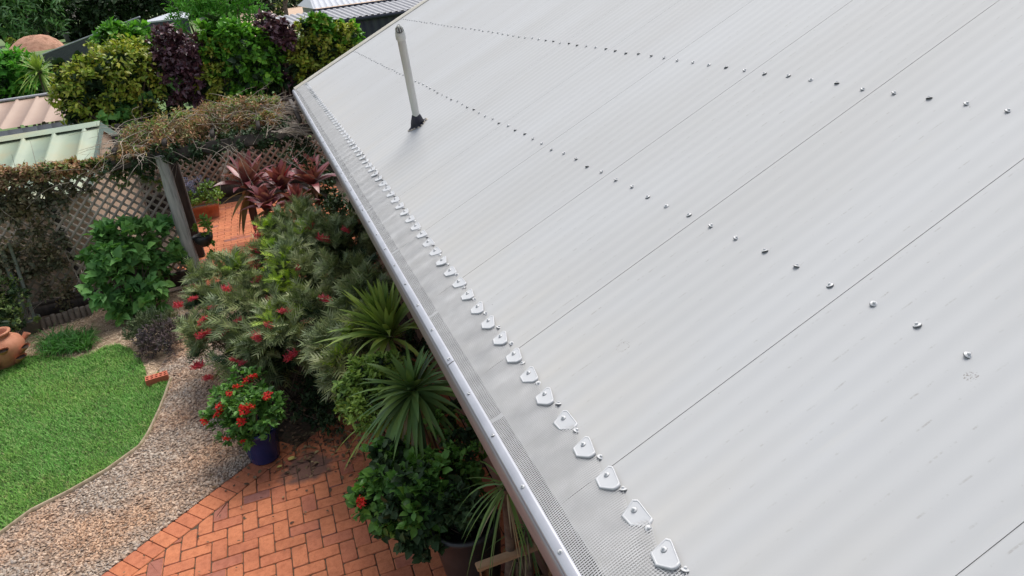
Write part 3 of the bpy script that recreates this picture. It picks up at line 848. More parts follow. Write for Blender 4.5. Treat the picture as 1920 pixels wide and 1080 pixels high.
M['timber'] = mat('weathered_timber', [(.18, .18, .17), (.34, .34, .32), (.45, .44, .41)], .9, 4, 6, bmp=.4, bscale=10, stretch=(8, 8, .8))
M['lattice'] = mat('lattice_timber', [(.28, .24, .20), (.44, .38, .32)], .9, 7, bmp=.2)
M['dark_timber'] = mat('dark_timber', [(.035, .03, .028), (.08, .065, .055)], .9, 5, stretch=(6, 6, 1))
M['log'] = mat('log_timber', [(.12, .10, .08), (.24, .20, .16)], .9, 9)
M['terracotta'] = mat('terracotta', [(.40, .15, .08), (.50, .21, .12), (.36, .14, .08)], .75, 7, bmp=.15, bscale=60)
M['blue_glaze'] = mat('blue_glaze', [(.012, .025, .11), (.02, .04, .16)], .25, 6)
M['black_pot'] = mat('dark_pot', [(.012, .014, .016), (.022, .024, .026)], .45, 6)
M['grey_pot'] = mat('grey_pot', [(.12, .13, .12), (.2, .2, .18)], .8, 10)
M['potsoil'] = mat('pot_soil', [(.02, .014, .01), (.05, .035, .025)], .95, 40)

def plant(name, label, cat, lobes, leaves, base=None, group=None, rad=.02, seed=1, nstem=1, stem=True):
    """leaves: list of (child name, lobe indices or None, n, size, kind, material, options)"""
    L = np.array(lobes)
    if base is None: base = [L[:, 0].mean(), L[:, 1].mean(), 0]
    t = thing(name, label, cat, base, group)
    for i, (cn, ix, n, sz, kind, mt, op) in enumerate(leaves):
        ll = lobes if ix is None else [lobes[k] for k in ix]
        cloud(ll, n, sz, kind, seed * 10 + i, **op).build(cn, M[mt], t)
    if stem: stems(base, lobes, rad, seed, n=nstem).build('stem', M['bark'], t)
    return t

# ================================================================== FENCES AND PERGOLA
def lattice(t, p0, p1, z0, z1, sp=.098, wd=.034, frame=True):
    p0 = np.array([*p0, 0.]); p1 = np.array([*p1, 0.]); L = np.linalg.norm(p1 - p0); e = (p1 - p0) / L; nrm = np.array([e[1], -e[0], 0])
    H = z1 - z0; mb = MB()
    for s_, off in ((1, .004), (-1, -.004)):
        c = -H if s_ == 1 else 0; end = L if s_ == 1 else L + H
        while c < end:
            # line  s = c + s_*t' (t' height)
            if s_ == 1: t0 = max(0, -c); t1 = min(H, L - c); a = (c + t0, t0); b_ = (c + t1, t1)
            else: t0 = max(0, c - L); t1 = min(H, c); a = (c - t0, t0); b_ = (c - t1, t1)
            if t1 - t0 > .03:
                A = p0 + e * a[0] + nrm * off; A[2] = z0 + a[1]; B = p0 + e * b_[0] + nrm * off; B[2] = z0 + b_[1]
                mb.bar(A, B, wd, .007, nrm)
            c += sp * 1.414
    mb.build('lattice_panel', M['lattice'], t)
    if frame:
        for z in (z0, z1):
            m2 = MB(); m2.bar(p0 + [0, 0, z], p1 + [0, 0, z], .05, .06, (0, 0, 1)); m2.build('rail', M['dark_timber'], t)
    k = int(L / 1.8) + 1
    for i in range(k + 1):
        q = p0 + e * L * i / k + nrm * .07; m2 = MB(); m2.box(q + [0, 0, (z1 + .05) / 2], (.09, .09, z1 + .05), bev=.006); m2.build('post', M['dark_timber'], t)
FX = -9.42
t = thing('lattice_fence', 'weathered diagonal lattice fence behind the leafy bush, half covered in vine', 'fence', (FX, -4.2, 0))
lattice(t, (FX, -2.15), (FX, -6.6), .22, 1.98)
mb = MB(); mb.box((FX - .01, -4.38, .12), (.03, 4.4, .18)); mb.build('gravel_board', M['dark_timber'], t)
LX = -14.3
t = thing('lattice_fence', 'brown lattice fence at the far end of the brick path beyond the pergola', 'fence', (LX, -1.2, 0))
lattice(t, (LX, .9), (LX, -3.4), .3, 1.75, sp=.11, wd=.042)
mb = MB(); mb.box((LX - .02, -1.25, .15), (.03, 4.3, .26)); mb.build('gravel_board', M['dark_timber'], t)

t = thing('pergola', 'rough grey timber pergola spanning the brick path under a mass of vine', 'pergola', (-9.8, -1.1, 0))
for (x, y) in ((-9.11, -2.12), (-10.75, -2.2)):
    mb = MB(); rg = np.random.default_rng(int(abs(x * 100 + y * 10)))
    c = []
    for k in range(9):
        z = k * 1.98 / 8; wv = .074 + rg.uniform(-.006, .006); cx = x + rg.uniform(-.006, .006); cy = y + rg.uniform(-.006, .006) + .02 * k / 8
        ring_ = [(cx + a * wv + b_[0], cy + b2 * wv + b_[1], z) for (a, b2, b_) in ((-1, -.7, (0, 0)), (-.7, -1, (0, 0)), (.7, -1, (0, 0)), (1, -.7, (0, 0)), (1, .7, (0, 0)), (.7, 1, (0, 0)), (-.7, 1, (0, 0)), (-1, .7, (0, 0)))]
        c.append(ring_ + [ring_[0]])
    mb.grid(np.array(c)); mb.poly(c[-1][:-1]); mb.build('post', M['timber'] if x > -10 else M['dark_timber'], t)
for a, b_ in (((-9.11, -2.7, 1.96), (-9.2, .0, 1.96)), ((-10.75, -2.9, 2.03), (-10.75, .0, 2.03))):
    mb = MB(); mb.bar(a, b_, .07, .15, bev=.008); mb.build('beam', M['dark_timber'], t)  # shade under the vine put into the dark beam colour
for y in (-2.6, -2.0, -1.4, -.8, -.25):
    mb = MB(); mb.bar((-8.95, y, 2.14), (-11.0, y, 2.14), .05, .07); mb.build('rafter', M['dark_timber'], t)

# vine over the pergola
top = [lobe(243, 290, 22, z=2.05, q=(1.2, 1, .9)), lobe(262, 262, 30, z=2.15, q=(1.6, 1, .8)), lobe(305, 250, 30, z=2.18, q=(1.9, 1, .8)), lobe(350, 238, 30, z=2.2, q=(1.9, 1, .8)),
       lobe(395, 226, 30, z=2.22, q=(1.9, 1, .8)), lobe(440, 216, 31, z=2.22, q=(1.9, 1, .8)), lobe(480, 212, 30, z=2.2, q=(1.8, 1, .8)), lobe(510, 206, 24, z=2.2, q=(1.5, 1, .8)), lobe(500, 232, 20, z=2.1)]
t = thing('vine', 'tangled vine of dry brown and green leaves heaped over the pergola top', 'vine', (-9.8, -1.2, 0))
cloud(top[:5] + top[5:], 3600, .05, 'oval', 71, low=-.8, inner=.3).build('green_foliage', M['lf_vine'], t)
cloud(top + [[l[0] + .25, l[1], l[2] - .12, l[3] * .6, l[4], l[5] * .8] for l in top[1:8]], 11000, .062, 'narrow', 72, low=-.6, inner=.2, rnd=1.1).build('dry_foliage', M['lf_dry'], t)
cloud([lobe(455, 250, 24, z=2.0), lobe(490, 262, 18, z=1.9), lobe(420, 258, 18, z=2.05), lobe(370, 270, 16, z=2.02), lobe(320, 285, 18, z=2.0), lobe(270, 305, 24, z=1.9), lobe(540, 250, 26, z=1.9), lobe(570, 285, 26, z=1.6)] + [[*(G(px_, py_, 1.97) + [.1, 0, 0]), .2, .28, .13] for px_, py_ in ((235, 300), (270, 293), (310, 285), (350, 278), (390, 271), (430, 264), (470, 258), (510, 252))], 5200, .05, 'oval', 73, low=-1).build('dark_foliage', M['lf_dark'], t)  # dark leaves over the beam; the underside shade is in their colour
rg = np.random.default_rng(74); mb = MB()
def twig(mb, a, d, L, sag, rad, n=7, wob=.04):
    a = np.array(a, float); d = np.array(d, float); d /= np.linalg.norm(d); P = []
    w_ = rg.normal(size=3) * wob
    for k in range(n):
        s_ = k / (n - 1); P.append(a + d * L * s_ + np.array([0, 0, -sag * L * s_ ** 2]) + w_ * math.sin(s_ * 5) * L)
    mb.tube(P, np.linspace(rad, rad * .35, n), 4)
for k in range(260):
    l = top[rg.integers(0, len(top))]; a = np.array(l[:3]) + rg.normal(size=3) * np.array(l[3:]) * [.6, .6, .45]; a[2] += .05
    twig(mb, a, (rg.normal() + .5, rg.normal(), rg.uniform(-.2, .5)), rg.uniform(.25, .8), rg.uniform(0, .5), .0045)
for k in range(26):                                   # bare shoots hanging at the front edge
    p = G(rg.uniform(310, 440), rg.uniform(262, 276), 2.02) + [.05, 0, 0]
    twig(mb, p, (rg.uniform(0, .5), rg.normal() * .9, rg.uniform(-.9, .1)), rg.uniform(.25, .6), rg.uniform(.2, .9), .005, wob=.08)
for k in range(60):                                   # bundle of bare canes reaching to the gutter
    p = G(rg.uniform(505, 530), rg.uniform(215, 250), 2.05)
    twig(mb, p, (rg.uniform(.0, .7), 1, rg.uniform(-.05, .25)), rg.uniform(.35, .75), rg.uniform(.1, .6), .0055, wob=.07)
for k in range(7):
    p = G(rg.uniform(520, 560), rg.uniform(280, 300), 1.7); twig(mb, p, (rg.normal() * .5, .8, rg.normal() * .6), rg.uniform(.5, .9), -.2, .006, 9, .1)
mb.build('twig', M['twig'], t)
# vine along the lattice fence
ft = [lobe(-25, 345, 24, x=FX, q=(.9, 1, .8)), lobe(15, 338, 24, x=FX, q=(.9, 1, .8)), lobe(55, 332, 24, x=FX, q=(.9, 1, .75)), lobe(95, 325, 23, x=FX, q=(.9, 1, .75)), lobe(135, 320, 20, x=FX, q=(.9, 1, .75)), lobe(172, 316, 18, x=FX, q=(.9, 1, .75)), lobe(204, 312, 18, x=FX)]
fb = [lobe(20, 385, 40, x=FX + .05, q=(.2, 1, 1)), lobe(70, 400, 42, x=FX + .05, q=(.2, 1, 1)), lobe(110, 365, 30, x=FX + .05, q=(.2, 1, .8)), lobe(60, 470, 45, x=FX + .06, q=(.25, 1, 1)), lobe(110, 480, 35, x=FX + .06, q=(.25, .8, 1)), lobe(20, 500, 45, x=FX + .06, q=(.25, 1, 1)), lobe(110, 550, 32, x=FX + .06, q=(.3, 1, .8)), lobe(150, 360, 26, x=FX + .05, q=(.2, 1, .7)), lobe(250, 330, 28, x=FX + .05, q=(.2, 1, .8)), lobe(200, 325, 26, x=FX + .05, q=(.2, 1, .8)), lobe(290, 350, 20, x=FX + .05, q=(.2, 1, 1))]
t = thing('vine', 'reddish brown creeper trailing along the lattice fence top and down its left half', 'vine', (FX + .1, -4.4, 0))
cloud(ft, 6500, .05, 'oval', 81, low=-.6, rnd=1.0).build('dry_foliage', M['lf_dry'], t)
cloud(ft[3:] + fb[8:], 1500, .055, 'oval', 82, low=-.6).build('green_foliage', M['lf_vine'], t)
cloud(fb[:8] + [lobe(px_, py_, 26, x=FX + .05, q=(.3, 1, 1)) for px_, py_ in ((0, 375), (35, 370), (70, 366), (105, 358))], 4000, .07, 'oval', 83, low=-1, rnd=.9, inner=.5, sub=.3).build('dark_foliage', leafmat('shaded_creeper_leaf', [(.11, .13, .08), (.18, .18, .11), (.23, .19, .13), (.07, .085, .05)], .5, .1), t)
mb = MB()
for k in range(70):
    l = ft[rg.integers(0, len(ft))]; a = np.array(l[:3]) + rg.normal(size=3) * np.array(l[3:]) * .7
    twig(mb, a, (rg.normal() * .3 + .15, rg.normal(), rg.uniform(-.5, .8)), rg.uniform(.2, .6), rg.uniform(0, .5), .004)
for k in range(22):
    y = rg.uniform(-6, -2.9); twig(mb, (FX + .06, y, rg.uniform(.1, .4)), (.02, rg.normal() * .5, 1), rg.uniform(.8, 1.6), rg.normal() * .15, .009, 9, .06)
mb.build('twig', M['twig'], t)

# ================================================================== GARDEN BED
b0 = [lobe(232, 465, 45, x=-8.95), lobe(292, 455, 42, x=-9.12), lobe(195, 490, 38, x=-8.9), lobe(245, 515, 58, x=-8.85), lobe(302, 510, 40, x=-9.08, q=(.7, 1, 1)), lobe(205, 545, 42, x=-8.7), lobe(262, 562, 40, x=-8.75), lobe(228, 588, 26, x=-8.6), lobe(178, 478, 22, x=-8.9)]
plant('bean_bush', 'rounded bush of large heart shaped green leaves against the lattice fence', 'bush', b0, [('foliage', None, 2500, .12, 'heart', 'lf_bean', dict(low=-.6, inner=.15, up=.1, rnd=.55))], G(255, 598), seed=9, rad=.012, nstem=3)
def log_edging(label, p0, p1, n):
    t = thing('log_edging', label, 'edging', (p0 + p1) / 2)
    for i in range(n):
        p = p0 + (p1 - p0) * (i + .5) / n; mb = MB(); rg_ = random.Random(i)
        h = .15 + rg_.uniform(-.012, .012); r = np.linalg.norm(p1 - p0) / n * .5
        mb.lathe(p, [(r * .98, 0), (r, h * .5), (r * .97, h - .012), (r * .8, h), (.0001, h + .002)], 10); mb.build('log', M['log'], t)
log_edging('row of upright weathered log ends edging the bed below the lattice fence', G(78, 618), G(176, 588), 9)
log_edging('two short upright logs edging the bed right of the leafy bush', G(335, 612), G(362, 606), 3)
t = thing('lavender_bush', 'grey green sprigged low bush beside the straw mulch', 'bush', G(272, 640))
cloud([lobe(262, 628, 24, z=.12), lobe(285, 612, 28, z=.16), lobe(305, 604, 22, z=.18)], 2600, .05, 'narrow', 91, low=-.2, up=1.4, rnd=.6).build('foliage', M['lav_g'], t)
t = thing('lavender_bush', 'dark purple grey low bush spilling beside the lawn corner', 'bush', G(305, 660))
cloud([lobe(285, 642, 26, z=.12), lobe(310, 630, 28, z=.15), lobe(318, 650, 22, z=.1), lobe(283, 658, 18, z=.07)], 3200, .05, 'narrow', 92, low=-.2, up=1.0, rnd=.7).build('foliage', M['lav_p'], t)
t = thing('grass_clump', 'dark green clump of strappy mondo grass at the lawn edge', 'grass clump', G(125, 660))
mb = MB(); rg = np.random.default_rng(95)
for k in range(900):
    px = rg.uniform(82, 172); py = rg.uniform(636, 666) - (px - 120) * .12; p = G(px, py)
    a = rg.uniform(0, 6.28); strap(mb, p, (math.cos(a) * .7, math.sin(a) * .7, 1), rg.uniform(.26, .42), .010, rg.uniform(.3, .9), 4, rng=rg)
mb.build('leaf_blades', M['mondo'], t)
# strawberry pot
pc = G(14, 684)
t = thing('strawberry_pot', 'terracotta strawberry pot with side pockets at the left edge of the lawn', 'pot', pc)
mb = MB(); mb.lathe(pc, [(.0001, .0), (.15, .0), (.17, .03), (.25, .14), (.27, .24), (.24, .32), (.17, .365), (.145, .375), (.15, .40), (.175, .415), (.178, .435), (.15, .44), (.132, .42), (.128, .36), (.0001, .34)], 40)
mb.build('pot_body', M['terracotta'], t, True)
for a, z in ((.4, .30), (-.55, .25), (1.25, .22), (2.1, .28), (-1.5, .29), (.9, .14), (-.1, .15)):
    mb = MB(); d = np.array([math.cos(a), math.sin(a), 0]); sd = np.array([-d[1], d[0], 0]); P = []
    for s_ in np.linspace(0, 1, 6):
        cc = pc + d * (.21 + .11 * s_) + np.array([0, 0, z - .09 + .1 * s_]); r = .02 + .052 * s_ ** .7
        P.append([cc + sd * math.cos(q) * r + (d * .5 * max(math.sin(q), -.4) + np.array([0, 0, -.25 * math.sin(q)])) * r for q in np.linspace(0, 2 * math.pi, 15)])
    mb.grid(np.array(P)); mb.poly(P[-2][:-1], 1); mb.build('pocket', [M['terracotta'], M['potsoil']], t, True)
# red ten-hole brick
bc = G(297, 716, .0); t = thing('brick', 'red house brick with two rows of five holes lying at the lawn corner', 'brick', bc)
a0, a1 = G(277, 712, .07), G(317, 700, .07); e = (a1 - a0); e /= np.linalg.norm(e); e[2] = 0; nn_ = np.array([-e[1], e[0], 0]); nn_ = nn_ if nn_[0] < 0 else -nn_
Ro = np.stack([e, nn_, [0, 0, 1]], 1)
mb = MB(); lx, ly_, lz_ = .23, .115, .076
gx = [-.115] + sum([[-.092 + i * .046 - .013, -.092 + i * .046 + .013] for i in range(5)], []) + [.115]; gy = [-.0575, -.034, -.012, .012, .034, .0575]
for i in range(len(gx) - 1):
    for j in range(len(gy) - 1):
        hole = i % 2 == 1 and j % 2 == 1
        q = [(gx[i], gy[j]), (gx[i + 1], gy[j]), (gx[i + 1], gy[j + 1]), (gx[i], gy[j + 1])]
        def tw(p, z): return Ro @ np.array([p[0], p[1], 0]) + bc + [0, 0, z + .004]
        if not hole: mb.poly([tw(p, lz_) for p in q])
        else:
            for k in range(4): mb.poly([tw(q[k], lz_), tw(q[(k + 1) % 4], lz_), tw(q[(k + 1) % 4], .01), tw(q[k], .01)], 1)
            mb.poly([tw(p, .01) for p in q], 1)
q = [(-.115, -.0575), (.115, -.0575), (.115, .0575), (-.115, .0575)]
for k in range(4): mb.poly([tw(q[k], 0), tw(q[(k + 1) % 4], 0), tw(q[(k + 1) % 4], lz_), tw(q[k], lz_)])
mb.build('brick_body', [mat('red_brick', [(.42, .10, .055), (.50, .14, .08)], .9, 40, bmp=.3), mat('brick_hole', [(.12, .03, .02)], .95)], t)
# grey pot with twiggy plant, leaning stakes, dark shrub at the fence foot
pc = G(64, 622); t = thing('potted_plant', 'small grey pot with a sparse twiggy plant at the foot of the lattice fence', 'potted plant', pc)
mb = MB(); mb.lathe(pc, [(.0001, 0), (.09, 0), (.13, .17), (.14, .18), (.14, .2), (.12, .2), (.118, .17), (.0001, .165)], 24); mb.build('pot', M['grey_pot'], t, True)
mb = MB(); rg = np.random.default_rng(99)
for k in range(16): twig(mb, pc + [0, 0, .16], (rg.normal() * .5, rg.normal() * .5, 1), rg.uniform(.2, .45), .3, .004, 6, .06)
mb.build('stem', M['twig'], t)
cloud([[*(pc + [0, 0, .38]), .14, .14, .14]], 160, .04, 'oval', 98, low=-1).build('foliage', M['lf_vine'], t)
M['stake'] = mat('green_grey_stake', [(.16, .19, .15), (.24, .26, .21)], .8, 9)
for (b0_, t0_, r_, lb) in (((52, 560), (17, 455), .022, 'slim grey green timber stake leaning on the lattice fence, right one of the pair'), ((47, 588), (3, 470), .034, 'thick weathered grey stake leaning on the lattice fence, left one of the pair')):
    a = G(*b0_, .12); a = X(*b0_, FX + .3); b_ = X(*t0_, FX + .1)
    dd = (b_ - a) / np.linalg.norm(b_ - a); a = a - dd * (a[2] / dd[2])
    t = thing('garden_stake', lb, 'stake', a); mb = MB(); mb.tube([a, b_], r_, 8); mb.build('pole', M['stake'], t)
d0 = [lobe(5, 560, 36, x=-8.9), lobe(40, 600, 24, x=-8.7), lobe(-20, 600, 40, x=-8.7), lobe(20, 600, 20, x=-8.5)]
plant('dark_shrub', 'dusky green low shrub behind the terracotta pot at the left edge', 'shrub', d0, [('foliage', None, 1100, .05, 'oval', 'lf_vine', dict(low=-.5)), ('dark_foliage', None, 800, .06, 'oval', 'lf_dark', dict(low=-.8, inner=.6))], seed=14, rad=.01, nstem=2)
# bracket planter on the pergola post
pc = X(381, 447, -9.2); t = thing('hanging_planter', 'dark bowl planter fixed low on the pergola post with leafy sprigs', 'planter', pc - [0, 0, .1])
mb = MB(); mb.lathe(pc, [(.0001, -.12), (.06, -.11), (.13, -.02), (.14, .05), (.13, .05), (.12, .0), (.0001, -.01)], 20); mb.build('bowl', M['black_pot'], t, True)
cloud([[*(pc + [0, .04, .17]), .10, .12, .14], [*(pc + [.02, .07, -.22]), .08, .08, .16]], 260, .07, 'oval', 101, low=-1).build('foliage', M['lf_small'], t)
mb = MB(); mb.bar(pc + [.0, -.17, .03], pc + [0, .1, .03], .02, .02); mb.build('bracket', M['black_pot'], t)

# ================================================================== BEYOND THE PERGOLA
pc = G(386, 406); pc = np.array([-13.1, pc[1] * .98, 0]); t = thing('planter_box', 'terracotta trough planter with blue and green plants in front of the far lattice', 'planter', pc)
mb = MB()
Rg = []
for z, s_ in ((0, .84), (.22, .96), (.225, 1.03), (.27, 1.04), (.27, .95), (.22, .93)):
    Rg.append([(pc[0] + a * .17 * s_, pc[1] + b_ * .25 * s_, z) for a, b_ in ((-1, -1), (1, -1), (1, 1), (-1, 1), (-1, -1))])
mb.grid(np.array(Rg)); mb.poly(Rg[-1][:-1], 1); mb.build('box', [M['terracotta'], M['potsoil']], t)
cloud([lobe(372, 352, 22, x=-13.2), lobe(355, 362, 16, x=-13.1)], 700, .05, 'narrow', 111, low=-.6, up=1).build('blue_flowers', M['blue_fl'], t)
cloud([lobe(398, 362, 22, x=-13.1), lobe(372, 372, 16, x=-13), lobe(352, 380, 12, x=-13)], 800, .06, 'oval', 112, low=-.6).build('foliage', M['lf_small'], t)
# red cordylines
def cordyline(px, py, x, label, n, L, seed, reds=0):
    c = X(px, py, x); t = thing('cordyline', label, 'cordyline', (c[0], c[1], 0), 'red cordylines beside the house')
    mb = MB(); mb.tube([(c[0] + .03, c[1] - .02, 0), (c[0], c[1], c[2] * .5), c], [.03, .025, .02], 8); mb.build('stem', M['bark'], t)
    rosette(MB(), c, int(n * 1.4), L * 1.1, .16, seed, .35, 1.5, .3, spread=.8).build('leaves', M['cord'], t, True)
    rosette(MB(), c - [0, 0, .1], max(6, int(n * .7)), L * .85, .11, seed + 50, -.7, .1, .6).build('old_leaves', M['cord_old'], t, True)
    if reds: rosette(MB(), c + [0, 0, .06], reds, L * .75, .085, seed + 70, .4, 1.4, .3).build('young_leaves', M['cord_red'], t, True)
cordyline(465, 345, -10.9, 'purple red cordyline standing leftmost of its group, beside the far lattice', 20, .62, 1)
cordyline(528, 350, -10.7, 'cordyline with a vivid scarlet centre between two purple ones', 18, .52, 2, 7)
cordyline(585, 340, -10.6, 'tall dark purple cordyline nearest the house gutter', 20, .58, 3)
cordyline(500, 385, -10.2, 'low dull purple cordyline at the front of its group above the brick path', 18, .45, 4)
cordyline(560, 385, -10.0, 'low dusky cordyline behind the feathery red flowered shrub', 16, .45, 5)
d1 = [lobe(610, 330, 30, x=-11.5), lobe(640, 400, 35, x=-9.5), lobe(560, 300, 30, x=-12.4), lobe(620, 380, 30, x=-10.5)]
plant('shade_shrub', 'dark leafy shrub in deep shade between the cordylines and the gutter', 'shrub', d1, [('foliage', None, 1800, .08, 'oval', 'lf_dark', dict(low=-1, inner=.5))], seed=15)
# ================================================================== SHRUBS BESIDE THE HOUSE
gl = [lobe(430, 540, 52, z=.85), lobe(395, 585, 42, z=.75), lobe(480, 590, 66, z=.85), lobe(560, 545, 70, z=.95), lobe(400, 640, 44, z=.6), lobe(470, 670, 52, z=.6), lobe(545, 640, 62, z=.8), lobe(610, 600, 58, z=.9), lobe(500, 700, 30, z=.5)]
t = plant('grevillea', 'feathery green grevillea with many red flowers spreading beside the gravel path', 'shrub', gl,
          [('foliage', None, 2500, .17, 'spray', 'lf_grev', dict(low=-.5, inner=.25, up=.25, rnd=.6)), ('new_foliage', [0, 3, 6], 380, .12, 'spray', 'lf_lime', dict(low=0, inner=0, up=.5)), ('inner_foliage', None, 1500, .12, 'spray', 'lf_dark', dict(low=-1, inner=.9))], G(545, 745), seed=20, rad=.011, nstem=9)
g2 = [lobe(540, 455, 50, z=1.05), lobe(600, 470, 55, z=1.1), lobe(650, 480, 48, z=1.15), lobe(520, 495, 42, z=1.0), lobe(680, 450, 36, z=1.1), lobe(660, 520, 46, z=1.15), lobe(560, 420, 34, z=1.0)]
t2 = plant('grevillea', 'feathery grey green grevillea with few flowers below the red cordylines', 'shrub', g2,
           [('foliage', None, 2000, .165, 'spray', 'lf_grev', dict(low=-.5, inner=.25, up=.25, rnd=.6)), ('new_foliage', [0, 1, 3], 200, .11, 'spray', 'lf_lime', dict(low=0, inner=0, up=.5)), ('inner_foliage', None, 1200, .12, 'spray', 'lf_dark', dict(low=-1, inner=.9))], (-6.9, -.35, 0), seed=21, rad=.011, nstem=9)
g3 = [lobe(650, 690, 28, z=1.0), lobe(625, 655, 26, z=1.0), lobe(700, 625, 36, z=1.15), lobe(690, 570, 40, z=1.15), lobe(640, 640, 30, z=1.0)]
t3 = plant('grevillea', 'small grevillea with yellow green tips between the dark gap and the upper yucca', 'shrub', g3,
           [('foliage', None, 1100, .17, 'spray', 'lf_grev', dict(low=-.5, inner=.2, up=.25, rnd=.6)), ('new_foliage', [0, 2, 4], 160, .11, 'spray', 'lf_lime', dict(low=0, inner=0, up=.5))], (-4.6, -.2, 0), seed=22, rad=.02, nstem=1)
def brush(seed, r=.045):
    rg = np.random.default_rng(seed); mb = MB(); n = 150
    d = unit(rg, n); d[:, 2] = np.abs(d[:, 2]) * .8 - .1
    s_ = rg.uniform(-1, 1, n)
    P = np.stack([s_ * r * .9, rg.normal(size=n) * r * .12, rg.normal(size=n) * r * .12], 1)
    T = np.array([(-.05, 0, 0), (.05, 0, 0), (.055, .7, .15), (-.055, .7, .15), (0, 1, .4)]); TPL['fil'] = (T, np.array([[0, 1, 2, 3], [3, 2, 4, 4]]))
    TPL['fil'] = (T, np.array([[0, 1, 2, 3]])); place(mb, 'fil', P, d * [.6, 1, 1], unit(rg, n), np.full(n, r) * rg.uniform(.6, 1.1, n))
    return mb
br0 = brush(5).build('flower', M['flower'], None, local=True)
first = True; rg = random.Random(6)
def flowers(parent, pts, src, sc, lobs=()):
    global first
    used = False
    for (px, py, z) in pts:
        d = ray(px, py); d = d / np.linalg.norm(d); best = None
        for l in lobs:                                # sit on the outer surface of the crown
            r_ = (l[3] + l[5]) / 2 * 1.12 + .03; oc = CAM - np.array(l[:3]); bq = oc @ d; disc = bq * bq - (oc @ oc - r_ * r_)
            if disc > 0 and (best is None or -bq - disc ** .5 < best): best = -bq - disc ** .5
        p = CAM + d * best if best else G(px, py, z)
        o = clone(src, parent, p - wloc(parent), (rg.uniform(-.6, .6), rg.uniform(-.6, .6), rg.uniform(0, 6)), sc * rg.uniform(.65, 1.25))
flowers(t, [(475, 503, .95), (484, 525, .9), (430, 543, .95), (369, 538, .75), (362, 560, .7), (400, 575, .8), (420, 622, .7), (505, 610, .9), (336, 572, .6), (379, 603, .75), (382, 628, .7), (476, 627, .9), (532, 585, 1.0), (577, 603, 1.0), (547, 668, .8), (438, 676, .65), (455, 681, .65), (372, 687, .5), (391, 708, .45), (468, 716, .6), (611, 562, 1.0), (484, 632, .9), (620, 520, 1), (505, 560, 1), (450, 600, .9)], br0, 1.35, gl + g2)
flowers(t2, [(482, 430, .9), (485, 442, .9), (583, 425, 1.1), (606, 449, 1.15), (647, 432, 1.15), (684, 415, 1.1), (560, 500, 1.1), (478, 470, .8)], br0, 1.35, g2 + gl)
flowers(t3, [(625, 714, 1.0)], br0, 1.2, g3)
bpy.data.objects.remove(br0)
# yuccas
M['dead'] = leafmat('dead_yucca_leaf', [(.38, .32, .22), (.50, .43, .30), (.28, .22, .14)], .7)
def yucca(px, py, z, label, n, L, seed, mt, tilt=(0, 0, 1), wd=.034, lo=-.5, hi=1.35, spread=.9, base=None, droop=.35):
    c = G(px, py, z); b_ = base if base is not None else (c[0], c[1] + .05, 0)
    t = thing('yucca', label, 'yucca', b_, 'yuccas beside the house')
    mb = MB(); P = [np.array(b_), np.array([c[0] * .7 + b_[0] * .3, c[1] * .7 + b_[1] * .3, z * .5]), c - [0, 0, .03]]; mb.tube(P, [.035, .03, .028], 8); mb.build('trunk', M['bark'], t)
    rosette(MB(), c, n, L, wd, seed, lo, hi, droop, tilt, spread).build('leaves', M[mt], t, True)
    rosette(MB(), c - [0, 0, .06], max(8, n // 5), L * .9, wd * .7, seed + 30, -1.3, -.2, .7).build('dead_leaves', M['dead'], t, True)
    return t
yucca(728, 622, 1.25, 'yucca with upright pale green blades, upper of the two large ones by the gutter', 90, .52, 1, 'yucca_pale', (-.1, -.25, 1), .05, -.2, 1.5, .5, (-4.2, .1, 0), .22)
yucca(775, 728, 1.25, 'dark green yucca head seen from above, lower of the two large ones by the gutter', 95, .43, 2, 'yucca', (.25, -.25, 1), .042, -.5, 1.2, 1.1, (-3.0, .1, 0), .3)
yucca(722, 775, .8, 'half hidden yucca with pale drooping blades below the large dark one', 55, .36, 3, 'yucca_pale', (.0, -.3, 1), .03, -.6, 1.0, .9, (-3.3, -.05, 0), .6)
yucca(745, 665, 1.0, 'drooping yucca skirt hanging between the two large heads', 50, .42, 4, 'yucca', (.0, -.1, 1), .03, -.8, .4, .9, (-3.8, .12, 0), .7)
t = yucca(948, 905, 1.2, 'tall thin stemmed yucca with hanging narrow leaves close under the gutter', 46, .34, 5, 'yucca', (0, 0, 1), .013, -1.2, .6, .8, (-1.93, .08, 0), .6)
yucca(985, 985, .75, 'shaggy yucca with grey drooping leaves behind the wooden bench', 16, .30, 6, 'yucca', (0, 0, 1), .012, -1.3, -.1, .8, (-1.7, .15, 0), .6)
# small leaved shrub
s3 = [lobe(690, 712, 44, z=1.15), lobe(668, 742, 36, z=1.05), lobe(695, 770, 44, z=1.0), lobe(722, 700, 38, z=1.2), lobe(668, 775, 26, z=.95)]
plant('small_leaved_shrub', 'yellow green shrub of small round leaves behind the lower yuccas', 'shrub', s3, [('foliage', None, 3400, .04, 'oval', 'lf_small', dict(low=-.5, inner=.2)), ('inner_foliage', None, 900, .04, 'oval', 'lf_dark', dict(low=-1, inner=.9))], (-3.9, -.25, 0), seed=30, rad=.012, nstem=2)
d2 = [lobe(780, 640, 34, z=1.1), lobe(740, 560, 34, z=1.2), lobe(850, 800, 40, z=1.0), lobe(870, 860, 40, z=.9), lobe(600, 715, 40, z=.3), lobe(575, 770, 34, z=.18), lobe(625, 780, 30, z=.2)]  # last lobes are low dark plants added for the shade below the grevillea
plant('shade_shrub', 'dark greenery, part of it added to deepen the shade, close under the gutter among the yuccas', 'shrub', d2, [('foliage', None, 2200, .05, 'oval', 'lf_dark', dict(low=-1, inner=.5)), ('green_foliage', [2, 3], 500, .05, 'oval', 'lf_gloss', dict(low=-1, inner=.2))], (-3.5, .1, 0), seed=31, rad=.006)
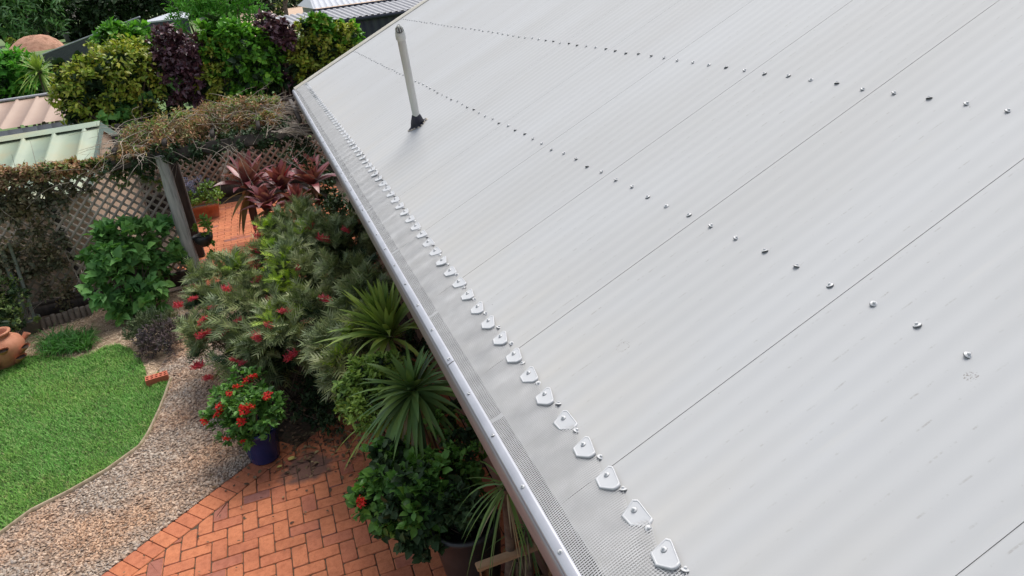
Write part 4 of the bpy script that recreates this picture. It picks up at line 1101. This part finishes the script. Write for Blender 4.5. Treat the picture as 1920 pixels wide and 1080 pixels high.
# blue pot with scarlet flowered plant
pc = G(499, 858); pc[2] = 0; t = thing('potted_plant', 'bushy plant with scarlet flower clusters in a deep blue pot on the brick corner', 'potted plant', pc)
mb = MB(); mb.lathe(pc, [(.0001, 0), (.115, 0), (.13, .02), (.165, .27), (.18, .30), (.18, .335), (.155, .335), (.15, .28), (.0001, .27)], 36); mb.build('pot', M['blue_glaze'], t, True)
pl = [lobe(455, 745, 46, z=.55), lobe(425, 785, 34, z=.42), lobe(480, 780, 46, z=.5), lobe(450, 815, 30, z=.35), lobe(515, 770, 26, z=.5), lobe(420, 750, 24, z=.5)]
cloud(pl, 2400, .06, 'oval', 131, low=-.6, inner=.2).build('foliage', M['lf_gloss'], t)
stems(pc + [0, 0, .28], pl, .008, 132, n=2).build('stem', M['bark'], t)
rg2 = np.random.default_rng(8); mb = MB(); n = 46; P = rg2.normal(size=(n, 3)) * [.014, .014, .006]
place(mb, 'broad', P, unit(rg2, n) * [1, 1, .3], np.array([0, 0, 1.]) + unit(rg2, n) * .5, np.full(n, .016)); fl2 = mb.build('flower', M['flower2'], None, local=True)
flowers(t, [(460, 713, .72), (475, 705, .72), (445, 725, .68), (430, 738, .6), (409, 774, .5), (414, 760, .5), (458, 768, .62), (468, 762, .62), (452, 790, .58), (500, 742, .62), (383, 790, .35), (424, 822, .35), (455, 827, .38)], fl2, 1.3, pl)
# big dark urn with glossy shrub
pc = G(872, 975, .70); pc[2] = 0; t = thing('potted_plant', 'leafy glossy shrub in a tall dark urn at the lower edge beside the bench', 'potted plant', pc)
mb = MB(); mb.lathe(pc, [(.0001, 0), (.12, 0), (.13, .03), (.175, .30), (.205, .56), (.20, .64), (.215, .67), (.215, .70), (.19, .70), (.185, .62), (.0001, .61)], 40); mb.build('pot', M['black_pot'], t, True)
ul_ = [lobe(880, 955, 34, z=.82), lobe(850, 975, 36, z=.78), lobe(790, 1000, 40, z=.62), lobe(745, 888, 56, z=.8), lobe(725, 940, 54, z=.68), lobe(785, 935, 62, z=.8), lobe(835, 905, 52, z=.85), lobe(755, 985, 50, z=.6), lobe(825, 965, 54, z=.75), lobe(870, 940, 46, z=.78), lobe(722, 985, 30, z=.5)]
cloud(ul_[3:8], 2300, .062, 'broad', 141, low=-.7, inner=.2, up=.3).build('foliage', M['lf_gloss'], t)
cloud(ul_, 3400, .06, 'broad', 142, low=-.9, inner=.6, up=.3).build('inner_foliage', M['lf_dark'], t)
stems(pc + [0, 0, .5], ul_, .009, 143, n=2).build('stem', M['bark'], t)
flowers(t, [(678, 942, .66), (672, 936, .66)], fl2, 1.1, ul_)
bpy.data.objects.remove(fl2)
# bench
M['bench'] = mat('worn_teak', [(.20, .11, .05), (.33, .20, .10)], .6, 6, stretch=(1, 1, 1), bmp=.2)
p0, p1 = G(893, 1064, .64), G(1045, 1010, .64)
t = thing('garden_bench', 'worn brown timber bench with flat armrest at the bottom edge under the gutter', 'bench', (p0[0] + .3, p0[1] + .2, 0))
e = p1 - p0; L = np.linalg.norm(e); e /= L; sd = np.array([e[1], -e[0], 0]); sd = sd if sd[0] > 0 else -sd
mb = MB(); mb.bar(p0, p1, .062, .03, bev=.007); mb.build('armrest', M['bench'], t)
for s_ in (.04, L - .05):
    mb = MB(); q = p0 + e * s_; mb.bar([q[0], q[1], .0], [q[0], q[1], .624], .05, .05, (1, 0, 0), bev=.004); mb.build('leg', M['bench'], t)
q0 = p0 + sd * 1.25
mb = MB(); mb.bar(q0, q0 + e * L, .062, .03, bev=.007); mb.build('armrest', M['bench'], t)
for i in range(5):
    a = p0 + e * (.06 + i * .10); mb = MB(); a[2] = .4; mb.bar(a, a + sd * 1.25, .075, .022, bev=.004); mb.build('seat_slat', M['bench'], t)
for i in range(12):
    a = p0 + e * (L - .02) + sd * (.08 + i * .1); mb = MB(); mb.bar([a[0], a[1], .36], [a[0] + e[0] * .1, a[1] + e[1] * .1, .95], .05, .018, (e[0], e[1], 0)); mb.build('back_slat', M['dark_timber'], t)
pc = G(978, 1078, .28); t = thing('driftwood', 'gnarled grey piece of driftwood standing beside the bench armrest', 'driftwood', (pc[0], pc[1], 0))
mb = MB(); rg3 = np.random.default_rng(4)
for k in range(9):
    a = k * .7; P = [[pc[0] + math.cos(a + s_ * 1.4) * (.045 - .012 * s_), pc[1] + math.sin(a + s_ * 1.4) * (.045 - .01 * s_), .42 * s_] for s_ in np.linspace(0, 1.06 + .1 * math.sin(k * 3), 9)]
    mb.tube(P, [.022, .02, .017, .02, .016, .018, .015, .016, .006], 6)
mb.build('trunk', M['twig'], t, True)

# ================================================================== HEDGE BEHIND THE PERGOLA
HX = -15.4
def hl(*a): return [lobe(px, py, r_, x=HX + (o_[0] if o_ else 0)) for (px, py, r_, *o_) in a]
A = hl((152, 152, 34), (195, 130, 38, -.3), (245, 125, 42), (190, 175, 45, -.2), (255, 175, 42), (150, 185, 38), (205, 215, 40), (280, 150, 34), (126, 150, 20), (165, 225, 30), (270, 215, 34))
plant('croton_shrub', 'broad yellow green croton shrub left of the purple one, behind the green shed', 'shrub', A, [('foliage', None, 9000, .10, 'oval', 'lf_croton', dict(low=-.5, inner=.2)), ('inner_foliage', None, 1500, .16, 'broad', 'lf_dark', dict(low=-.8, inner=.8)), ('lower_foliage', [6, 7, 10], 360, .2, 'broad', 'lf_bean', dict(low=-1, inner=.2))], seed=40, rad=.05, nstem=2)
A2 = hl((205, 55, 12, -.8), (204, 80, 20, -.8), (232, 82, 28, -.8), (262, 75, 22, -.8), (228, 100, 22, -.8), (280, 85, 18, -.8))
plant('tall_green_shrub', 'bright green shrub with a pointed top poking up behind the left croton', 'shrub', A2, [('foliage', None, 2400, .14, 'oval', 'lf_green', dict(low=-.6))], seed=41, rad=.04)
B = hl((312, 78, 24), (330, 105, 32), (355, 95, 24), (345, 135, 32), (330, 165, 28), (360, 150, 24), (365, 180, 22), (320, 130, 26))
plant('purple_shrub', 'dark purple leaved shrub between the left and middle green hedge shrubs', 'shrub', B, [('foliage', None, 6000, .11, 'oval', 'lf_purple', dict(low=-.7))], seed=42, rad=.05)
Cc = hl((400, 72, 26), (440, 78, 32), (480, 92, 32), (505, 105, 24), (440, 120, 34), (480, 135, 34), (500, 155, 26), (405, 100, 26), (460, 165, 32), (405, 145, 30), (420, 175, 28), (395, 165, 24))
plant('croton_shrub', 'mixed green and yellow shrub between the two purple hedge shrubs', 'shrub', Cc, [('foliage', [0, 1, 2, 3, 4, 5, 6, 7, 8], 6200, .11, 'broad', 'lf_green', dict(low=-.6)), ('yellow_foliage', [7, 9, 10, 11], 2800, .095, 'oval', 'lf_croton', dict(low=-.6)), ('inner_foliage', None, 1500, .15, 'broad', 'lf_dark', dict(low=-1, inner=.8))], seed=43, rad=.05)
D_ = hl((500, 52, 20), (520, 65, 22), (540, 80, 18), (535, 55, 16), (530, 105, 20, -.3), (540, 150, 26, -.3), (545, 180, 24, -.3))
plant('purple_shrub', 'smaller purple leaved shrub in front of the grey corrugated carport roof', 'shrub', D_, [('foliage', [0, 1, 2, 3, 4], 1900, .12, 'oval', 'lf_purple', dict(low=-.6)), ('inner_foliage', [4, 5, 6], 600, .14, 'oval', 'lf_purple', dict(low=-1, inner=.6))], seed=44, rad=.04)
E_ = hl((575, 60, 20), (600, 55, 22), (620, 72, 24), (650, 75, 26), (600, 90, 26), (565, 100, 24), (635, 100, 26), (580, 125, 26), (610, 130, 30), (570, 155, 22), (650, 120, 24))
plant('croton_shrub', 'yellow green croton shrub at the right end of the hedge beside the roof corner', 'shrub', E_, [('foliage', None, 6600, .095, 'oval', 'lf_croton', dict(low=-.6)), ('green_foliage', [1, 2, 3], 500, .14, 'broad', 'lf_green', dict(low=0)), ('inner_foliage', None, 1200, .15, 'broad', 'lf_dark', dict(low=-1, inner=.8))], seed=45, rad=.05)
lowl = [[HX - .5, y, z, .5, .6, .55] for y in (-4.6, -3.7, -2.8, -1.9, -1.0, -.1, .8, 1.7) for z in (.6, 1.4, 2.1) if y > -4 or z < 1]
plant('understorey_hedge', 'dark shaded lower hedge foliage showing through the far lattice', 'hedge', lowl, [('foliage', None, 9000, .15, 'oval', 'lf_dark', dict(low=-1, inner=.3))], seed=46, rad=.03, stem=False)
F_ = [lobe(px, py, r_, x=-21) for px, py, r_ in ((350, 25, 32), (385, 5, 40), (430, 5, 42), (455, 25, 30), (400, 35, 30), (360, -20, 40), (440, -30, 45), (335, 42, 16), (470, 5, 24))]
plant('round_tree', 'dense rounded bright green tree behind the middle of the hedge', 'tree', F_, [('crown', None, 5200, .15, 'narrow', 'lf_bright', dict(low=-.8, inner=.2, up=.6))], seed=47, rad=.08)
G_ = [lobe(px, py, r_, x=-23) for px, py, r_ in ((15, 142, 36), (55, 152, 34), (10, 178, 38), (60, 185, 32), (98, 172, 24), (40, 130, 24), (-30, 155, 40), (100, 195, 22))]
plant('leafy_shrub', 'large mid green shrub at the left edge behind the beige shed roof', 'shrub', G_, [('foliage', None, 4600, .17, 'oval', 'lf_bright', dict(low=-.6)), ('inner_foliage', None, 1300, .2, 'oval', 'lf_dark', dict(low=-1, inner=.8))], seed=48, rad=.06)
c = X(73, 132, -21.5); t = thing('yucca', 'spiky green yucca head rising in front of the big shrub at upper left', 'yucca', (c[0], c[1], 0))
mb = MB(); mb.tube([(c[0], c[1], 0), c], [.09, .06], 8); mb.build('trunk', M['bark'], t)
rosette(MB(), c, 90, .7, .05, 61, -.7, 1.4, .3, (0, 0, 1), .9).build('leaves', M['yucca_pale'], t, True)

# ================================================================== SHEDS
M['pale_green'] = mat('pale_green_steel', [(.21, .27, .20), (.26, .32, .22), (.30, .30, .18)], .45, 1.6)
M['teal_trim'] = mat('teal_trim', [(.20, .29, .27), (.25, .35, .32)], .4, 4)
M['beige_wall'] = mat('beige_wall', [(.46, .35, .26), (.52, .41, .31)], .6, 3)
M['beige_roof'] = mat('beige_roof', [(.33, .22, .165), (.38, .265, .20)], .5, 2)
M['grey_wall'] = mat('grey_blue_cladding', [(.44, .46, .52), (.52, .54, .60)], .5, 4)
M['navy'] = mat('navy_steel', [(.022, .026, .048), (.035, .04, .065)], .4, 3)
M['white_roof'] = mat('white_steel', [(.38, .40, .44), (.44, .46, .50)], .45, 3)
M['grey_roof'] = mat('grey_steel', [(.25, .25, .265), (.31, .31, .33)], .45, 3)
def ribbed(mb, p00, p01, p10, p11, n, h=.03, w_=.25, m=0):
    """sheet from edge p00-p01 to edge p10-p11 with n raised ribs running between the edges"""
    p00, p01, p10, p11 = [np.array(p, float) for p in (p00, p01, p10, p11)]
    nr_ = np.cross(p01 - p00, p10 - p00); nr_ /= np.linalg.norm(nr_); nr_ = nr_ if nr_[2] > 0 or (abs(nr_[2]) < .01 and nr_[0] > 0) else -nr_
    P = []
    for i in range(n):
        for t_, z in ((0, 0), (.5 - w_ / 2 - .04, 0), (.5 - w_ / 2, h), (.5 + w_ / 2, h), (.5 + w_ / 2 + .04, 0)):
            s_ = (i + t_) / n; P.append([p00 + (p01 - p00) * s_ + nr_ * z, p10 + (p11 - p10) * s_ + nr_ * z])
    P.append([p01, p11]); mb.grid(np.array(P), m)
# pale green garden shed, gable end towards the house
yR, yL = -3.3, -7.8; xr, zr = -12.4, 2.1; xe, ze = -9.95, 1.5; xb = -14.2
t = thing('garden_shed', 'pale green steel garden shed with beige gable end behind the lattice fence', 'shed', (-12.2, -5.2, 0))
mb = MB(); ribbed(mb, (xr, yR, zr), (xr, yL, zr), (xe, yR, ze), (xe, yL, ze), 10, .035, .10); mb.build('roof', M['pale_green'], t)
mb = MB(); ribbed(mb, (xr, yR, zr), (xr, yL, zr), (xb, yR, ze), (xb, yL, ze), 10, .035, .10); mb.build('roof', M['pale_green'], t)
mb = MB(); mb.grid(np.array([[[xr + a, y, zr + z] for a, z in ((.20, -.012), (.0, .045), (-.20, -.012))] for y in (yR + .01, yL)])); mb.build('ridge_cap', M['pale_green'], t)
mb = MB(); 
for (xa, za) in ((xe, ze), (xb, ze)): mb.poly([[xr, yR + .012, zr + .02], [xa, yR + .012, za + .02], [xa, yR + .012, za - .13], [xr, yR + .012, zr - .13]])
mb.build('barge_capping', M['teal_trim'], t)
mb = MB(); mb.poly([[xe - .12, yR - .03, 0], [xe - .12, yR - .03, ze - .02], [xr, yR - .03, zr - .06], [xb + .1, yR - .03, ze - .05], [xb + .1, yR - .03, 0]])
mb.poly([[xe - .12, yR - .03, 0], [xe - .12, yR - .03, ze - .02], [xe - .12, yL, ze - .02], [xe - .12, yL, 0]]); mb.poly([[xb + .1, yR - .03, 0], [xb + .1, yR - .03, ze - .05], [xb + .1, yL, ze - .05], [xb + .1, yL, 0]])
mb.build('wall', M['beige_wall'], t)
mb = MB(); mb.box((xb + .09, yR - .015, ze / 2 - .03), (.05, .04, ze - .06)); mb.build('corner_trim', M['cream'], t)
# beige roofed building
t = thing('beige_shed', 'long shed with dusty pink beige roof over grey blue board wall at the left edge', 'shed', (-18.5, -8, 0))
mb = MB(); ribbed(mb, (-19, -4.6, 2.12), (-19, -11, 2.12), (-17, -4.6, 1.74), (-17, -11, 1.74), 15, .03, .12); mb.build('roof', M['beige_roof'], t)
mb = MB(); mb.bar((-19, -4.6, 2.16), (-19, -11, 2.16), .08, .05); mb.build('roof_edge_trim', M['white_roof'], t)
mb = MB(); ribbed(mb, (-17.05, -4.7, 1.70), (-17.05, -11, 1.70), (-17.05, -4.7, 0), (-17.05, -11, 0), 22, .02, .05); mb.poly([[-17.05, -4.7, 0], [-17.05, -4.7, 1.7], [-19, -4.7, 2.1], [-19, -4.7, 0]]); mb.build('wall', M['grey_wall'], t)
# neighbour's grey house and carport
t = thing('neighbour_house', 'pale grey metal roofed house with navy fascia at the top behind the carport', 'house', (-30, 7, 0))
mb = MB(); ribbed(mb, (-31, 2.0, 3.42), (-31, 14, 3.42), (-27, 1.74, 3.02), (-27, 14, 3.02), 60, .015, .2); mb.poly([[-31, 2.0, 3.42], [-27, 1.74, 3.02], [-35, 1.74, 3.02]]); mb.build('roof', M['white_roof'], t)
mb = MB(); mb.box((-26.97, 7.87, 2.9), (.05, 12.3, .2)); mb.build('fascia', M['navy'], t)
mb = MB(); mb.poly([[-27.6, 2.2, 0], [-27.6, 14, 0], [-27.6, 14, 2.9], [-27.6, 2.2, 2.9]]); mb.poly([[-27.6, 2.2, 0], [-34.4, 1.9, 0], [-34.4, 1.9, 2.95], [-27.6, 2.2, 2.9]]); mb.build('wall', mat('grey_render', [(.20, .20, .19), (.26, .26, .25)], .8, 2), t)
t = thing('carport', 'low grey corrugated carport roof over a navy wall beside the white roof corner', 'carport', (-25, 5, 0))
mb = MB(); ribbed(mb, (-26.5, .2, 2.93), (-26.5, 9, 2.93), (-24, .62, 2.68), (-24, 9, 2.68), 42, .03, .4); mb.build('roof', M['grey_roof'], t)
mb = MB(); mb.box((-23.99, 4.9, 2.62), (.05, 8.6, .12)); mb.build('gutter', M['navy'], t)
mb = MB(); ribbed(mb, (-24.1, 1.4, 2.6), (-24.1, 9, 2.6), (-24.1, 1.4, 0), (-24.1, 9, 0), 30, .012, .4); mb.build('wall', M['navy'], t)
# far fence
A_, B_ = X(80, 103, -81), X(262, 33, -62); A0 = X(96, 117, -81)
t = thing('metal_fence', 'long navy steel fence running back across the grass at upper left', 'fence', (A_[0], A_[1], 0))
seg = 7
for i in range(seg):
    a = A_ + (B_ - A_) * i / seg; b_ = A_ + (B_ - A_) * (i + 1) / seg; za = A0[2] * (1 - i / seg); zb_ = A0[2] * (1 - (i + 1) / seg)
    mb = MB(); ribbed(mb, a, b_, (a[0], a[1], min(za, .3) - .3), (b_[0], b_[1], min(zb_, .3) - .3), 12, .04, .4); mb.build('fence_panel', M['navy'], t)
    mb = MB(); mb.bar(a + [0, 0, .05], b_ + [0, 0, .05], .12, .10); mb.build('capping_rail', M['white_roof'], t)
# dark shed with white roof
P1, P2, P3, P4 = X(261, 32, -61), X(330, 35, -58), X(318, 19, -66), X(312, 20, -66)
t = thing('dark_shed', 'dark navy shed with a pale flat roof to the left of the round green tree', 'shed', (-62, P1[1] + 1, 0))
mb = MB(); zr_ = P2[2]; z2 = zr_ + .32
mb.add([[-61, P1[1], zr_], [-58, P2[1] + .8, zr_], [-64, P2[1] + .9, z2], [-66, P1[1] + 1.6, z2]], [[0, 1, 2, 3]]); 
mb.add([[-61, P1[1], zr_ - .1], [-58, P2[1] + .8, zr_ - .1], [-58, P2[1] + .8, zr_], [-61, P1[1], zr_]], [[0, 1, 2, 3]]); mb.build('roof', M['white_roof'], t)
mb = MB(); ribbed(mb, (-61.1, P1[1] + .05, zr_ - .1), (-58.1, P2[1] + .75, zr_ - .1), (-61.1, P1[1] + .05, 0), (-58.1, P2[1] + .75, 0), 14, .03, .4); mb.poly([[-61.1, P1[1] + .05, 0], [-61.1, P1[1] + .05, zr_ - .1], [-66, P1[1] + 1.6, z2 - .1], [-66, P1[1] + 1.6, 0]]); mb.build('wall', M['navy'], t)
# far open ground: mown strip, dirt mound, trees
rg = np.random.default_rng(60)
mc = G(70, 94); th = np.linspace(0, 2 * math.pi, 41)[:-1]; P = []
for r_, h in ((1, 0), (.86, .28), (.7, .55), (.5, .8), (.28, .95), (.02, 1.0)):
    P.append([[mc[0] + math.sin(a) * 3.2 * r_, mc[1] + math.cos(a) * 3.7 * r_ * (1 + .06 * math.sin(3 * a + r_ * 5)), -.05 + 1.95 * h * (1 + .12 * math.sin(2 * a + 1) * r_) + rg.uniform(-.05, .05)] for a in th])
P = np.array(P); mb = MB(); mb.grid(np.concatenate([P, P[:, :1]], 1)); M['mound'] = mat('red_dirt', [(.34, .16, .10), (.46, .25, .17), (.24, .12, .07)], .95, .9, 8, bmp=.6, bscale=2, bdist=.2)
setting(mb.build('dirt_mound', M['mound'], smooth=True))
mb = MB(); mb.add([[-75, -3, 0], [-75, 40, 0], [-190, 60, 0], [-190, -2, 0]], [[0, 1, 2, 3]]); setting(mb.build('dry_ground', mat('bare_dirt', [(.42, .28, .19), (.52, .38, .28), (.36, .25, .16)], .95, .3, 6)))
def tree(label, lobs, n, sz, kind, mt, seed, dark=0, base=None, extra=()):
    L = np.array(lobs); b_ = base if base is not None else (L[:, 0].mean(), L[:, 1].mean(), 0)
    t = thing('tree', label, 'tree', b_, 'trees beyond the far fence')
    cloud(lobs, n, sz, kind, seed, low=-.7, inner=.25).build('crown', M[mt], t)
    if dark: cloud(lobs, dark, sz, kind, seed + 1, low=-1, inner=.9).build('inner_crown', M['lf_dark'], t)
    mb = MB(); mb.tube([b_, (b_[0], b_[1] + .2, 2.5), (b_[0], b_[1], L[:, 2].mean())], [.28, .22, .1], 8)
    for l in lobs[:4]: mb.tube([(b_[0], b_[1], 1.8), l[:3]], [.14, .05], 6)
    mb.build('trunk', M['bark'], t)
def fl(x, *a): return [lobe(px, py, r_, x=x) for px, py, r_ in a]
tree('light green broad leaved tree behind the dirt mound', fl(-134, (40, 25, 36), (75, 30, 34), (100, 12, 28), (60, -15, 40)), 3000, 1.15, 'narrow', 'lf_far', 501, 700)
tree('grey green tree overhanging the left edge behind the dirt mound', fl(-136, (5, 30, 34), (-25, 10, 40), (10, -10, 40), (10, 55, 20)), 2600, .9, 'oval', 'lf_far', 503, 700)
tree('very dark spreading tree between the mound and the pale flat roof', fl(-138, (135, 30, 36), (170, 45, 34), (150, 70, 22), (205, 40, 32), (160, 5, 40), (215, 10, 36)), 3600, .8, 'oval', 'lf_dark', 505, 600)
tree('dark tree directly behind the pale flat roofed shed', fl(-142, (255, 15, 32), (300, 5, 32), (240, 40, 22), (335, 10, 28), (280, -20, 40)), 3000, .8, 'oval', 'lf_dark', 507, 500)
tree('dark shrubby tree standing on bare ground left of the grey house', fl(-110, (490, 5, 20), (505, 18, 14), (520, 0, 16), (470, -10, 20)), 1500, .5, 'oval', 'lf_dark', 509, 200)
tree('slim tree above the grey house eave on bare ground', fl(-90, (524, 32, 8), (527, 18, 9), (545, -15, 20)), 700, .4, 'oval', 'lf_vine', 511, 100)
lw = []
for k, px in enumerate(range(-60, 600, 24)): lw.append(lobe(px, -22 + 30 * math.sin(k * 2.1) * .3 - (px - 200) * -.00, 26, x=-168))
for k, px in enumerate(range(-60, 260, 24)): lw.append(lobe(px, 52, 26, x=-160))
for k, px in enumerate(range(240, 600, 26)): lw.append(lobe(px, 10, 24, x=-175))
mb = cloud(lw, 9000, 1.3, 'oval', 513, low=-1, inner=.4); meta(mb.build('far_wood', M['lf_dark']), 'dark mass of distant trees closing the view along the top left', 'woodland', None, 'stuff')
wl = fl(-128, (22, 82, 7))
plant('yellow_shrub', 'small yellow flowered shrub left of the dirt mound', 'shrub', wl, [('foliage', None, 260, .35, 'oval', 'lf_croton', dict(low=-.6))], seed=50, rad=.05)
pc = G(131, 77); t = thing('water_tank', 'small pale grey tank standing at the edge of the grass by the dark trees', 'tank', pc)
mb = MB(); mb.lathe(pc, [(.0001, 0), (.62, 0), (.62, 1.0), (.56, 1.25), (.3, 1.36), (.0001, 1.4)], 20); mb.build('tank_body', M['grey_roof'], t, True)
pc = G(4, 96); t = thing('pale_trunk', 'pale leaning tree trunk at the far left edge near the dirt mound', 'tree trunk', pc)
mb = MB(); mb.tube([pc, pc + [0, -.9, 2.2]], [.28, .2], 8); mb.build('trunk', M['cream'], t)
